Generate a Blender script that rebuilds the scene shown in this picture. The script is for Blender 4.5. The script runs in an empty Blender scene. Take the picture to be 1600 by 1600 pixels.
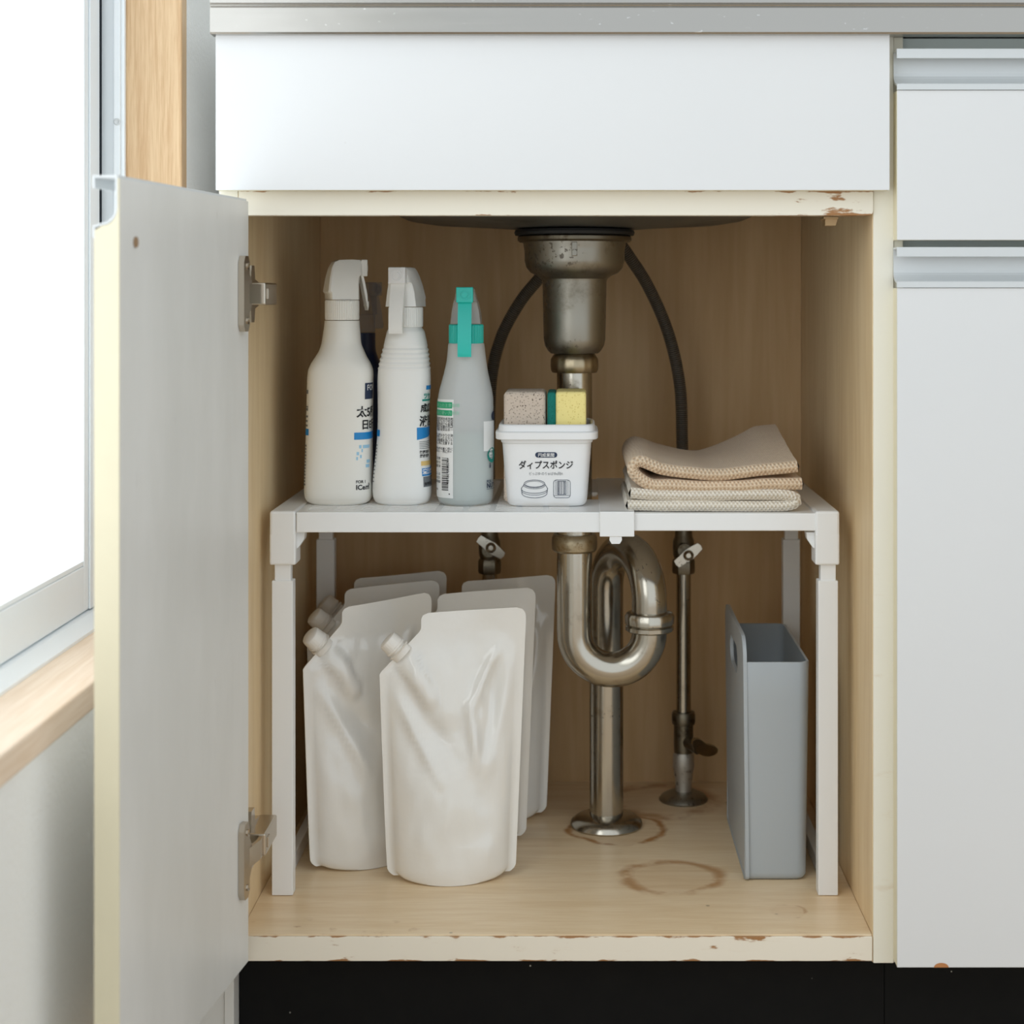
import bpy, bmesh, math, random
from mathutils import Vector, Matrix, noise

random.seed(7)
SC = bpy.context.scene
COL = SC.collection

# ------------------------------------------------------------------ camera, world, lights, exposure
FPX, D0, CAMZ, PX0, PY0 = 2639.0, 1.583, 0.597, 902.0, 465.0
cam = bpy.data.cameras.new('camera')
cam_ob = bpy.data.objects.new('camera', cam)
COL.objects.link(cam_ob)
cam_ob.location = (0, -D0, CAMZ)
cam_ob.rotation_euler = (math.pi / 2, 0, 0)
cam.sensor_width = 36
cam.lens = FPX / 1600 * 36
cam.shift_x = -(PX0 - 800) / 1600
cam.shift_y = -(800 - PY0) / 1600
cam.clip_start = 0.02
cam.dof.use_dof = True
cam.dof.focus_distance = 1.70
cam.dof.aperture_fstop = 5.6
SC.camera = cam_ob

world = bpy.data.worlds.new('world')
SC.world = world
world.use_nodes = True
wbg = world.node_tree.nodes['Background']
wbg.inputs[0].default_value = (0.885, 0.955, 1.0, 1)
wbg.inputs[1].default_value = 1.05
WINDOW_EMIT = 1.42
SC.cycles.diffuse_bounces = 8

SC.view_settings.view_transform = 'Standard'
SC.view_settings.look = 'None'
SC.view_settings.exposure = 0.08
SC.view_settings.gamma = 1.0
SC.view_settings.use_curve_mapping = False


def X(px, y):
    return (px - PX0) * (D0 + y) / FPX


def Z(py, y):
    return CAMZ + (PY0 - py) * (D0 + y) / FPX


def srgb(r, g, b):
    def f(c):
        c /= 255.0
        return c / 12.92 if c <= 0.04045 else ((c + 0.055) / 1.055) ** 2.4
    return (f(r), f(g), f(b), 1)


# ------------------------------------------------------------------ materials
class NT:
    """tiny helper around a material's node tree"""
    def __init__(self, name):
        self.m = bpy.data.materials.new(name)
        self.m.use_nodes = True
        self.t = self.m.node_tree
        self.p = self.t.nodes['Principled BSDF']
        self.out = self.t.nodes['Material Output']

    def n(self, typ, **props):
        nd = self.t.nodes.new(typ)
        for k, v in props.items():
            setattr(nd, k, v)
        return nd

    def put(self, sock, v):
        if isinstance(v, bpy.types.NodeSocket):
            self.t.links.new(v, sock)
        else:
            sock.default_value = v

    def math(self, op, a, b=0.0, c=0.0, clamp=False):
        nd = self.n('ShaderNodeMath', operation=op, use_clamp=clamp)
        for i, v in enumerate((a, b, c)):
            self.put(nd.inputs[i], v)
        return nd.outputs[0]

    def pos(self):
        return self.n('ShaderNodeNewGeometry').outputs['Position']

    def objc(self):
        return self.n('ShaderNodeTexCoord').outputs['Object']

    def uv(self):
        return self.n('ShaderNodeTexCoord').outputs['UV']

    def scale(self, vec, s):
        nd = self.n('ShaderNodeVectorMath', operation='MULTIPLY')
        self.put(nd.inputs[0], vec)
        nd.inputs[1].default_value = s
        return nd.outputs[0]

    def xyz(self, vec):
        nd = self.n('ShaderNodeSeparateXYZ')
        self.put(nd.inputs[0], vec)
        return nd.outputs

    def noise(self, vec, scale, detail=4.0, rough=0.55, dist=0.0):
        nd = self.n('ShaderNodeTexNoise')
        self.put(nd.inputs['Vector'], vec)
        nd.inputs['Scale'].default_value = scale
        nd.inputs['Detail'].default_value = detail
        nd.inputs['Roughness'].default_value = rough
        nd.inputs['Distortion'].default_value = dist
        return nd.outputs['Fac']

    def voronoi(self, vec, scale, feature='F1'):
        nd = self.n('ShaderNodeTexVoronoi', feature=feature)
        self.put(nd.inputs['Vector'], vec)
        nd.inputs['Scale'].default_value = scale
        return nd.outputs['Distance']

    def step(self, v, lo, hi, a=0.0, b=1.0):
        nd = self.n('ShaderNodeMapRange')
        nd.interpolation_type = 'SMOOTHSTEP'
        self.put(nd.inputs[0], v)
        nd.inputs[1].default_value = lo
        nd.inputs[2].default_value = hi
        nd.inputs[3].default_value = a
        nd.inputs[4].default_value = b
        return nd.outputs[0]

    def mix(self, fac, a, b):
        nd = self.n('ShaderNodeMix', data_type='RGBA')
        self.put(nd.inputs[0], fac)
        self.put(nd.inputs[6], a)
        self.put(nd.inputs[7], b)
        return nd.outputs[2]

    def bump(self, h, strength=0.3, dist=0.001):
        nd = self.n('ShaderNodeBump')
        self.put(nd.inputs['Height'], h)
        nd.inputs['Strength'].default_value = strength
        nd.inputs['Distance'].default_value = dist
        self.t.links.new(nd.outputs[0], self.p.inputs['Normal'])

    def set(self, **kw):
        for k, v in kw.items():
            self.put(self.p.inputs[k.replace('_', ' ')], v)
        return self.m


def plain(name, col, rough=0.45, metal=0.0, var=0.0, **kw):
    t = NT(name)
    c = col
    if var:
        f = t.noise(t.objc(), 35, 4)
        d = tuple(x * (1 - var) for x in col[:3]) + (1,)
        c = t.mix(f, d, col)
    t.set(Base_Color=c, Roughness=rough, Metallic=metal)
    for k, v in kw.items():
        t.put(t.p.inputs[k.replace('_', ' ')], v)
    return t.m


def wood(name, c1, c2, grain, rough=0.5, flat=(1, 1, 1), spots=True):
    """grain = scale vector: small along the grain, large across it"""
    t = NT(name)
    v = t.pos()
    a = t.noise(t.scale(v, grain), 1.0, 6, 0.6, 0.6)
    b = t.noise(t.scale(v, tuple(5 * g for g in grain)), 1.0, 3, 0.5)
    f = t.math('ADD', t.math('MULTIPLY', a, 0.7), t.math('MULTIPLY', b, 0.3))
    f = t.step(f, 0.3, 0.7)
    col = t.mix(f, c1, c2)
    if spots:
        vf = t.scale(v, flat)
        s = t.voronoi(vf, 15)
        k = t.math('MULTIPLY', t.step(s, 0.02, 0.045, 1, 0), t.step(t.noise(vf, 8, 2), 0.44, 0.52))
        col = t.mix(t.math('MULTIPLY', k, 0.55), col, srgb(90, 60, 35))
    t.set(Base_Color=col, Roughness=rough)
    t.bump(b, 0.08, 0.0005)
    return t, col


def mat_bottom():
    t, col = wood('pale_plywood_floor', srgb(224, 196, 156), srgb(238, 216, 182), (6, 70, 6), 0.38, (1, 1, 0))
    x, y, z = t.xyz(t.pos())
    n1 = t.math('SUBTRACT', t.noise(t.pos(), 14, 3), 0.5)

    def ring(cx, cy, r, w, amp, lo, hi):
        dx = t.math('SUBTRACT', x, cx)
        dy = t.math('SUBTRACT', y, cy)
        d = t.math('SQRT', t.math('ADD', t.math('MULTIPLY', dx, dx), t.math('MULTIPLY', dy, dy)))
        d = t.math('ADD', d, t.math('MULTIPLY', n1, 0.035))
        e = t.math('ABSOLUTE', t.math('SUBTRACT', d, r))
        k = t.step(e, 0, w, 1, 0)
        inside = t.step(d, r - 0.002, r + 0.003, 0.16, 0)
        k = t.math('MAXIMUM', t.math('MULTIPLY', k, t.step(t.noise(t.pos(), 24, 3), lo, hi)), inside)
        return t.math('MULTIPLY', k, amp)
    k = ring(0.098, 0.158, 0.047, 0.013, 0.72, 0.38, 0.60)
    k = t.math('MAXIMUM', k, ring(0.045, 0.315, 0.052, 0.008, 0.95, 0.36, 0.56))
    k = t.math('MAXIMUM', k, ring(0.10, 0.42, 0.06, 0.02, 0.8, 0.35, 0.6))
    k = t.math('MAXIMUM', k, ring(0.205, 0.06, 0.018, 0.003, 0.6, 0.48, 0.62))
    front = t.math('MULTIPLY', t.step(y, 0.012, 0.05, 1, 0), t.step(t.noise(t.pos(), 40, 4), 0.58, 0.72))
    front = t.math('MULTIPLY', front, t.step(x, -0.22, -0.1, 1, 0.15))
    k = t.math('MAXIMUM', k, t.math('MULTIPLY', front, 0.75))
    col = t.mix(k, col, srgb(168, 114, 58))
    t.set(Base_Color=col, Roughness=0.36)
    return t.m


def mat_worn(name, base, zlo, zhi, amount=0.5, xlo=None):
    """painted timber strip with chips along its upper and lower edges"""
    t = NT(name)
    v = t.pos()
    x, y, z = t.xyz(v)
    n = t.noise(t.scale(v, (0.55, 1, 2.0)), 60, 5, 0.6)
    edge = t.math('MAXIMUM', t.step(z, zhi - 0.004, zhi, 0, 0.22), t.step(z, zlo, zlo + 0.003, 0.16, 0))
    big = t.noise(t.scale(v, (1, 1, 1)), 11, 2)
    h = t.math('ADD', n, edge)
    h = t.math('ADD', h, t.math('MULTIPLY', big, 0.25))
    if xlo is not None:
        h = t.math('ADD', h, t.step(x, xlo, xlo + 0.06, -0.12, 0.02))
    k = t.step(h, 0.96 - 0.2 * amount, 1.04 - 0.2 * amount)
    soft = t.math('MULTIPLY', t.step(h, 0.70, 0.95), 0.25)
    col = t.mix(soft, base, srgb(196, 160, 112))
    col = t.mix(k, col, srgb(160, 114, 68))
    t.set(Base_Color=col, Roughness=0.5)
    return t.m


def mat_metal(name, c1, c2, rough=0.22, stain=0.5, scale=30, rust=None, spot=0.64):
    t = NT(name)
    v = t.objc()
    a = t.noise(v, scale, 6, 0.65)
    k = t.step(a, 0.52, 0.72)
    col = t.mix(t.math('MULTIPLY', k, stain), c1, c2)
    sp = t.step(t.noise(v, scale * 8, 3), spot, spot + 0.05)
    reg = t.step(t.noise(v, scale * 0.7, 2), 0.50, 0.62)
    sp = t.math('MULTIPLY', sp, reg)
    col = t.mix(t.math('MULTIPLY', sp, 0.7), col, rust or srgb(60, 42, 24))
    r = t.math('ADD', rough, t.math('MULTIPLY', a, 0.22))
    t.set(Base_Color=col, Roughness=r, Metallic=t.math('SUBTRACT', 1.0, t.math('MULTIPLY', sp, 0.5)))
    t.bump(a, 0.06, 0.0008)
    return t.m


def mat_pane():
    t = NT('frosted_glass_daylit')
    v = t.pos()
    n = t.noise(t.scale(v, (1, 1, 0.5)), 500, 2)
    e = t.n('ShaderNodeEmission')
    e.inputs[0].default_value = (0.94, 0.975, 1.0, 1)
    t.put(e.inputs[1], t.math('MULTIPLY', t.math('ADD', 0.8, t.math('MULTIPLY', n, 0.4)), WINDOW_EMIT))
    t.set(Base_Color=srgb(235, 242, 246), Roughness=0.5)
    ad = t.n('ShaderNodeAddShader')
    t.t.links.new(t.p.outputs[0], ad.inputs[0])
    t.t.links.new(e.outputs[0], ad.inputs[1])
    t.t.links.new(ad.outputs[0], t.out.inputs[0])
    return t.m


def mat_seethrough(name, col, alpha, rough=0.3):
    """thin milky plastic: part of the light passes straight through"""
    t = NT(name)
    t.set(Base_Color=col, Roughness=rough)
    t.p.inputs['Subsurface Weight'].default_value = 0.0
    tr = t.n('ShaderNodeBsdfTransparent')
    mx = t.n('ShaderNodeMixShader')
    mx.inputs[0].default_value = alpha
    t.t.links.new(tr.outputs[0], mx.inputs[1])
    t.t.links.new(t.p.outputs[0], mx.inputs[2])
    t.t.links.new(mx.outputs[0], t.out.inputs[0])
    return t.m


def mat_towel(name, c1, c2):
    t = NT(name)
    u = t.uv()
    x, y, z = t.xyz(u)
    w = t.math('MULTIPLY', t.math('SINE', t.math('MULTIPLY', x, 1550)), t.math('SINE', t.math('MULTIPLY', y, 1550)))
    n = t.noise(u, 260, 3)
    h = t.math('ADD', t.math('MULTIPLY', w, 0.6), t.math('MULTIPLY', n, 0.8))
    col = t.mix(t.step(h, -0.1, 0.6), c2, c1)
    t.set(Base_Color=col, Roughness=0.95)
    t.p.inputs['Sheen Weight'].default_value = 0.25
    t.bump(h, 0.8, 0.0014)
    return t.m


def mat_sponge(name, c1, c2, scale, rough_bump=0.8):
    t = NT(name)
    v = t.objc()
    d = t.voronoi(v, scale)
    d2 = t.voronoi(v, scale * 0.42)
    k = t.step(d, 0.10, 0.34, 1, 0)
    k2 = t.step(d2, 0.06, 0.16, 1, 0)
    kk = t.math('MAXIMUM', t.math('MULTIPLY', k, 0.6), k2)
    t.set(Base_Color=t.mix(kk, c1, c2), Roughness=0.95)
    t.bump(t.math('SUBTRACT', 1.0, kk), rough_bump, 0.0012)
    return t.m


def mat_wallpaper():
    t = NT('woven_wallpaper')
    v = t.pos()
    x, y, z = t.xyz(v)
    w = t.math('SINE', t.math('MULTIPLY', t.math('ADD', y, t.math('MULTIPLY', z, -0.9)), 1500))
    n = t.noise(v, 190, 4)
    h = t.math('ADD', t.math('MULTIPLY', w, 0.4), n)
    col = t.mix(n, srgb(243, 242, 236), srgb(250, 250, 247))
    t.set(Base_Color=col, Roughness=0.8)
    t.bump(h, 0.6, 0.0018)
    return t.m


def mat_kick():
    t = NT('black_kickboard')
    v = t.pos()
    vf = t.scale(v, (1, 0, 1))
    d = t.voronoi(vf, 34)
    k = t.math('MULTIPLY', t.step(d, 0.026, 0.042, 1, 0), t.step(t.noise(vf, 17, 2), 0.45, 0.52))
    c = t.mix(t.noise(v, 24, 4), srgb(9, 10, 11), srgb(22, 22, 21))
    t.set(Base_Color=t.mix(k, c, srgb(190, 188, 176)), Roughness=0.65)
    t.p.inputs['Specular IOR Level'].default_value = 0.15
    return t.m


def mat_face():
    t = NT('white_melamine')
    v = t.pos()
    n = t.noise(v, 3, 3)
    col = t.mix(n, srgb(217, 218, 219), srgb(223, 223, 223))
    vf = t.scale(v, (1, 0, 1))
    x, y, z = t.xyz(v)
    sp = t.math('MULTIPLY', t.step(t.voronoi(vf, 20), 0.012, 0.028, 1, 0), t.step(t.noise(vf, 6, 2), 0.5, 0.56))
    sp = t.math('MULTIPLY', sp, t.step(z, 0.1, 0.3, 1, 0.15))
    col = t.mix(t.math('MULTIPLY', sp, 0.6), col, srgb(150, 120, 90))
    t.set(Base_Color=col, Roughness=0.42)
    return t.m


def mat_door():
    t = NT('grey_white_door_lining')
    v = t.pos()
    n = t.noise(t.scale(v, (8, 8, 2.5)), 1.0, 5, 0.6)
    col = t.mix(t.step(n, 0.3, 0.7), srgb(212, 211, 206), srgb(224, 223, 219))
    sm = t.step(t.noise(t.scale(v, (40, 40, 14)), 1.0, 3), 0.70, 0.76)
    col = t.mix(t.math('MULTIPLY', sm, 0.35), col, srgb(150, 146, 138))
    t.set(Base_Color=col, Roughness=0.4)
    return t.m


def mat_steel_top():
    t = NT('scratched_stainless')
    v = t.pos()
    n = t.noise(t.scale(v, (3, 30, 90)), 1.0, 4)
    s = t.step(t.noise(t.scale(v, (120, 120, 260)), 1.0, 4), 0.69, 0.75)
    col = t.mix(t.math('MULTIPLY', s, 0.5), srgb(176, 173, 168), srgb(230, 230, 228))
    t.set(Base_Color=col, Roughness=t.math('ADD', 0.16, t.math('MULTIPLY', n, 0.16)), Metallic=1.0)
    t.bump(t.noise(t.scale(v, (7, 20, 20)), 1.0, 2), 0.25, 0.004)
    return t.m


M = {}
M['face'] = mat_face()
M['edge'] = plain('yellowed_edge_band', srgb(228, 220, 192), 0.5, var=0.06)
M['cream'] = plain('cream_painted_timber', srgb(228, 223, 205), 0.5, var=0.05)
M['side'] = wood('plywood_side', srgb(220, 192, 148), srgb(236, 213, 174), (55, 18, 2.2), 0.5, (0, 1, 0.6))[0].m
M['back'] = wood('plywood_back', srgb(200, 164, 116), srgb(218, 186, 140), (22, 22, 1.6), 0.55, (1, 0, 0.7))[0].m
M['bottom'] = mat_bottom()
M['rail_low'] = mat_worn('worn_cream_rail', srgb(234, 225, 208), -0.024, 0.0, 0.95)
M['rail_top'] = mat_worn('cream_rail_chipped_end', srgb(232, 226, 211), 0.674, 0.697, 1.15, 0.17)
M['stile'] = mat_worn('cream_stile', srgb(232, 228, 214), -0.026, 0.9, 0.25)
M['kick'] = mat_kick()
M['door'] = mat_door()
M['alu'] = plain('brushed_aluminium', srgb(208, 211, 212), 0.42, 0.25)
M['sash'] = plain('anodised_sash', srgb(236, 241, 244), 0.35, 0.0)
M['gap'] = plain('dark_gap', srgb(40, 46, 52), 0.8)  # near-black colour stands in for the shade inside the jamb gap
M['pale_carcass'] = plain('pale_green_grey_board', srgb(196, 204, 199), 0.55)
M['steel_top'] = mat_steel_top()
M['bowl'] = mat_metal('sink_underside', srgb(120, 120, 116), srgb(70, 70, 66), 0.4, 0.6, 10)
M['oak'] = wood('light_oak', srgb(196, 158, 116), srgb(222, 192, 152), (210, 210, 9), 0.5, spots=False)[0].m
M['oak_sill'] = wood('light_oak_sill', srgb(224, 198, 170), srgb(240, 220, 198), (120, 5, 120), 0.5, spots=False)[0].m
M['paper'] = mat_wallpaper()
M['pane'] = mat_pane()
M['room_floor'] = wood('room_floor_boards', srgb(186, 160, 130), srgb(204, 182, 154), (4, 40, 4), 0.5, spots=False)[0].m
M['chrome'] = mat_metal('aged_chrome', srgb(186, 180, 168), srgb(112, 98, 76), 0.10, 0.6, 26)
M['dull'] = mat_metal('dull_steel_strainer', srgb(156, 152, 142), srgb(96, 88, 72), 0.28, 0.6, 24, None, 0.56)
M['brass'] = mat_metal('tarnished_brass_nut', srgb(174, 160, 134), srgb(120, 94, 54), 0.24, 0.8, 60)
M['dark_metal'] = mat_metal('darkened_fitting', srgb(128, 120, 104), srgb(70, 58, 42), 0.3, 0.8, 60)
M['rubber'] = plain('black_gasket', srgb(26, 27, 28), 0.6)
M['tape'] = mat_metal('scaled_white_fitting', srgb(205, 200, 190), srgb(90, 80, 66), 0.5, 0.9, 90)
M['hinge'] = plain('nickel_hinge', srgb(196, 186, 172), 0.26, 1.0)
M['catch'] = plain('brassy_catch', srgb(200, 168, 124), 0.4, 0.5, var=0.4)
M['white_pl'] = plain('white_shelf_plastic', srgb(236, 237, 237), 0.35)
M['pp_white'] = plain('white_tub_plastic', srgb(240, 241, 242), 0.32)
M['bottle_w'] = plain('warm_white_bottle_plastic', srgb(240, 239, 233), 0.36)
M['bottle_w2'] = plain('cool_white_bottle_plastic', srgb(242, 243, 241), 0.36)
M['milky'] = mat_seethrough('milky_bottle_plastic', srgb(242, 248, 250), 0.50, 0.28)
M['liquid'] = plain('pale_green_liquid', srgb(116, 140, 128), 0.3)
M['teal'] = plain('teal_plastic', srgb(40, 200, 188), 0.3)
M['clear'] = mat_seethrough('clear_plastic', srgb(214, 220, 222), 0.35, 0.15)
M['smoke'] = mat_seethrough('smoky_clear_plastic', srgb(150, 150, 156), 0.35, 0.25)
M['navy'] = plain('navy_plastic', srgb(14, 28, 66), 0.35)
M['ink'] = plain('black_ink', srgb(28, 30, 34), 0.5)
M['ink_navy'] = plain('navy_ink', srgb(30, 48, 78), 0.5)
M['ink_grey'] = plain('grey_ink', srgb(120, 124, 128), 0.5)
M['ink_blue'] = plain('blue_ink', srgb(24, 136, 206), 0.45)
M['ink_sky'] = plain('pale_blue_ink', srgb(160, 205, 232), 0.45)
M['ink_green'] = plain('green_ink', srgb(24, 168, 118), 0.45)
M['ink_teal'] = plain('teal_ink', srgb(30, 150, 138), 0.45)
M['ink_white'] = plain('white_ink', srgb(244, 245, 245), 0.45)
M['ink_yellow'] = plain('ochre_ink', srgb(232, 200, 128), 0.45)
M['label_white'] = plain('white_label_film', srgb(238, 240, 240), 0.4)
M['pouch'] = None
M['cap'] = plain('white_cap_plastic', srgb(236, 232, 225), 0.35)
M['bin'] = plain('grey_polypropylene', srgb(174, 181, 186), 0.42)
M['beige_towel'] = mat_towel('beige_waffle_cloth', srgb(236, 214, 186), srgb(206, 174, 140))
M['white_towel'] = mat_towel('offwhite_waffle_cloth', srgb(244, 237, 224), srgb(214, 202, 182))
M['sponge_b'] = mat_sponge('beige_sponge', srgb(212, 197, 182), srgb(120, 106, 94), 430)
M['sponge_y'] = mat_sponge('yellow_sponge', srgb(252, 236, 158), srgb(220, 196, 98), 420, 0.5)
M['scour'] = mat_sponge('green_scourer', srgb(22, 122, 112), srgb(8, 60, 62), 900)


def mat_pouch():
    t = NT('pearly_pouch_film')
    n = t.noise(t.objc(), 16, 3)
    t.set(Base_Color=t.mix(n, srgb(232, 229, 222), srgb(240, 238, 234)), Roughness=0.16)
    t.p.inputs['Coat Weight'].default_value = 0.8
    t.p.inputs['Coat Roughness'].default_value = 0.06
    t.bump(t.noise(t.objc(), 26, 3), 0.35, 0.003)
    return t.m


M['pouch'] = mat_pouch()


# ------------------------------------------------------------------ geometry helpers
class Geo:
    def __init__(self):
        self.v, self.f, self.uv = [], [], None

    def add(self, vs, fs, uv=None):
        o = len(self.v)
        if uv is not None:
            if self.uv is None:
                self.uv = [(0, 0)] * o
            self.uv += list(uv)
        elif self.uv is not None:
            self.uv += [(0, 0)] * len(vs)
        self.v += [tuple(p) for p in vs]
        self.f += [tuple(i + o for i in q) for q in fs]
        return self

    def xf(self, m):
        self.v = [tuple(m @ Vector(p)) for p in self.v]
        return self

    def merge(self, g):
        return self.add(g.v, g.f, g.uv)


def box(x0, x1, y0, y1, z0, z1, bev=0.0012, seg=2):
    if x0 > x1: x0, x1 = x1, x0
    if y0 > y1: y0, y1 = y1, y0
    if z0 > z1: z0, z1 = z1, z0
    bm = bmesh.new()
    bmesh.ops.create_cube(bm, size=1)
    for v in bm.verts:
        v.co = ((x0 + x1) / 2 + v.co.x * (x1 - x0), (y0 + y1) / 2 + v.co.y * (y1 - y0), (z0 + z1) / 2 + v.co.z * (z1 - z0))
    b = min(bev, 0.45 * min(x1 - x0, y1 - y0, z1 - z0))
    if b > 0:
        bmesh.ops.bevel(bm, geom=list(bm.edges), offset=b, segments=seg, affect='EDGES', profile=0.5)
    bm.verts.index_update()
    g = Geo().add([v.co[:] for v in bm.verts], [[v.index for v in f.verts] for f in bm.faces])
    bm.free()
    return g


def prism(poly, axis, a, b, scale_fn=None):
    """poly = 2D outline; axis 'x': (y,z) outline run along x, 'y': (x,z) along y, 'z': (x,y) along z"""
    n = len(poly)
    vs = []
    for t in (a, b):
        for (p, q) in poly:
            vs.append({'x': (t, p, q), 'y': (p, t, q), 'z': (p, q, t)}[axis])
    fs = [(i, (i + 1) % n, n + (i + 1) % n, n + i) for i in range(n)]
    fs += [tuple(range(n))[::-1], tuple(range(n, 2 * n))]
    return Geo().add(vs, fs)


def ribbon(path, th):
    """closed outline of a bent strip of given thickness"""
    n = len(path)
    L, R = [], []
    for i in range(n):
        a = Vector(path[max(i - 1, 0)]); b = Vector(path[min(i + 1, n - 1)])
        p = Vector(path[i])
        d1 = (p - a).normalized() if i > 0 else (b - p).normalized()
        d2 = (b - p).normalized() if i < n - 1 else d1
        n1 = Vector((-d1.y, d1.x)); n2 = Vector((-d2.y, d2.x))
        m = (n1 + n2)
        m = m / max(m.length_squared / 2, 0.35) if m.length > 1e-6 else n1
        L.append(tuple(p + m * th / 2)); R.append(tuple(p - m * th / 2))
    return L + R[::-1]


def lathe(prof, c=(0, 0, 0), seg=40, facet=None):
    """prof = [(r, z)] from bottom to top round a vertical axis; ends with r=0 close it"""
    vs, fs = [], []
    for (r, z) in prof:
        for k in range(seg):
            a = 2 * math.pi * k / seg
            rr = r * (facet(k) if facet else 1)
            vs.append((c[0] + rr * math.cos(a), c[1] + rr * math.sin(a), c[2] + z))
    m = len(prof)
    for i in range(m - 1):
        for k in range(seg):
            k2 = (k + 1) % seg
            fs.append((i * seg + k, i * seg + k2, (i + 1) * seg + k2, (i + 1) * seg + k))
    fs.append(tuple(range(seg))[::-1])
    fs.append(tuple((m - 1) * seg + k for k in range(seg)))
    return Geo().add(vs, fs)


def tube(pts, r, seg=20):
    P = [Vector(p) for p in pts]
    n = len(P)
    rad = r if isinstance(r, (list, tuple)) else [r] * n
    T = [(P[min(i + 1, n - 1)] - P[max(i - 1, 0)]).normalized() for i in range(n)]
    up = Vector((0, 0, 1)) if abs(T[0].z) < 0.9 else Vector((0, 1, 0))
    nrm = (up - T[0] * up.dot(T[0])).normalized()
    vs, fs, uv = [], [], []
    L = 0.0
    for i in range(n):
        if i:
            nrm = (nrm - T[i] * nrm.dot(T[i])).normalized()
            L += (P[i] - P[i - 1]).length
        bi = T[i].cross(nrm)
        for k in range(seg):
            a = 2 * math.pi * k / seg
            vs.append(P[i] + (nrm * math.cos(a) + bi * math.sin(a)) * rad[i])
            uv.append((k / seg, L))
    for i in range(n - 1):
        for k in range(seg):
            k2 = (k + 1) % seg
            fs.append((i * seg + k, i * seg + k2, (i + 1) * seg + k2, (i + 1) * seg + k))
    fs.append(tuple(range(seg))[::-1])
    fs.append(tuple((n - 1) * seg + k for k in range(seg)))
    return Geo().add(vs, fs, uv)


def smooth_path(pts, sub=8):
    P = [Vector(p) for p in pts]
    out = []
    n = len(P)
    for i in range(n - 1):
        p0, p1, p2, p3 = P[max(i - 1, 0)], P[i], P[i + 1], P[min(i + 2, n - 1)]
        for k in range(sub):
            t = k / sub
            out.append(0.5 * ((2 * p1) + (p2 - p0) * t + (2 * p0 - 5 * p1 + 4 * p2 - p3) * t * t + (3 * p1 - p0 - 3 * p2 + p3) * t ** 3))
    out.append(P[-1])
    return out


def spow(v, e):
    return math.copysign(abs(v) ** e, v)


def loft(secs, seg=56, cap=True):
    """secs = [(z, a, b, n, cx, cy)] superellipse rings"""
    vs, fs = [], []
    for (z, a, b, n, cx, cy) in secs:
        for k in range(seg):
            t = 2 * math.pi * k / seg
            vs.append((cx + a * spow(math.sin(t), 2 / n), cy - b * spow(math.cos(t), 2 / n), z))
    m = len(secs)
    for i in range(m - 1):
        for k in range(seg):
            k2 = (k + 1) % seg
            fs.append((i * seg + k, i * seg + k2, (i + 1) * seg + k2, (i + 1) * seg + k))
    if cap:
        fs.append(tuple(range(seg))[::-1])
        fs.append(tuple((m - 1) * seg + k for k in range(seg)))
    return Geo().add(vs, fs)


def thing(name, label, cat, loc=(0, 0, 0), group=None, kind=None, rotz=0.0):
    o = bpy.data.objects.new(name, None)
    o.empty_display_size = 0.03
    COL.objects.link(o)
    o.location = loc
    o.rotation_euler = (0, 0, rotz)
    if label: o['label'] = label
    if cat: o['category'] = cat
    if group: o['group'] = group
    if kind: o['kind'] = kind
    return o


def root_of(o):
    while o.parent is not None:
        o = o.parent
    return o


def obj(name, g, mat, parent=None, smooth=None, label=None, local=False):
    """one mesh object; geometry is given in world coordinates unless local"""
    me = bpy.data.meshes.new(name)
    vs = g.v
    if parent is not None and not local:
        r = root_of(parent)
        inv = Matrix.LocRotScale(r.location, r.rotation_euler, None).inverted()
        vs = [tuple(inv @ Vector(p)) for p in vs]
    me.from_pydata(vs, [], g.f)
    bm = bmesh.new()
    bm.from_mesh(me)
    bmesh.ops.recalc_face_normals(bm, faces=bm.faces)
    bm.to_mesh(me)
    bm.free()
    if g.uv is not None:
        ul = me.uv_layers.new(name='UVMap')
        for lp in me.loops:
            ul.data[lp.index].uv = g.uv[lp.vertex_index]
    me.materials.append(mat if not isinstance(mat, str) else M[mat])
    if smooth is not None:
        me.polygons.foreach_set('use_smooth', [True] * len(me.polygons))
        me.set_sharp_from_angle(angle=math.radians(smooth))
    o = bpy.data.objects.new(name, me)
    COL.objects.link(o)
    if parent is not None:
        o.parent = parent
    if label: o['label'] = label
    return o


def copy_tree(o, parent=None):
    c = o.copy()
    COL.objects.link(c)
    c.parent = parent
    for ch in [k for k in COL.objects if k.parent == o]:
        copy_tree(ch, c)
    return c


def struct(name, g, mat, label, cat, smooth=None):
    o = obj(name, g, mat, None, smooth)
    o['kind'] = 'structure'
    o['label'] = label
    o['category'] = cat
    return o


def text_shape(body, size, bold=0.0, align='LEFT'):
    c = bpy.data.curves.new('lettering', 'FONT')
    c.body = body
    c.size = size
    c.offset = bold
    c.align_x = align
    c.resolution_u = 3
    o = bpy.data.objects.new('lettering', c)
    COL.objects.link(o)
    dg = bpy.context.evaluated_depsgraph_get()
    dg.update()
    me = bpy.data.meshes.new_from_object(o.evaluated_get(dg))
    vs = [(v.co.x, v.co.y) for v in me.vertices]
    fs = [tuple(p.vertices) for p in me.polygons]
    bpy.data.objects.remove(o)
    bpy.data.curves.remove(c)
    bpy.data.meshes.remove(me)
    return vs, fs


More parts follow.
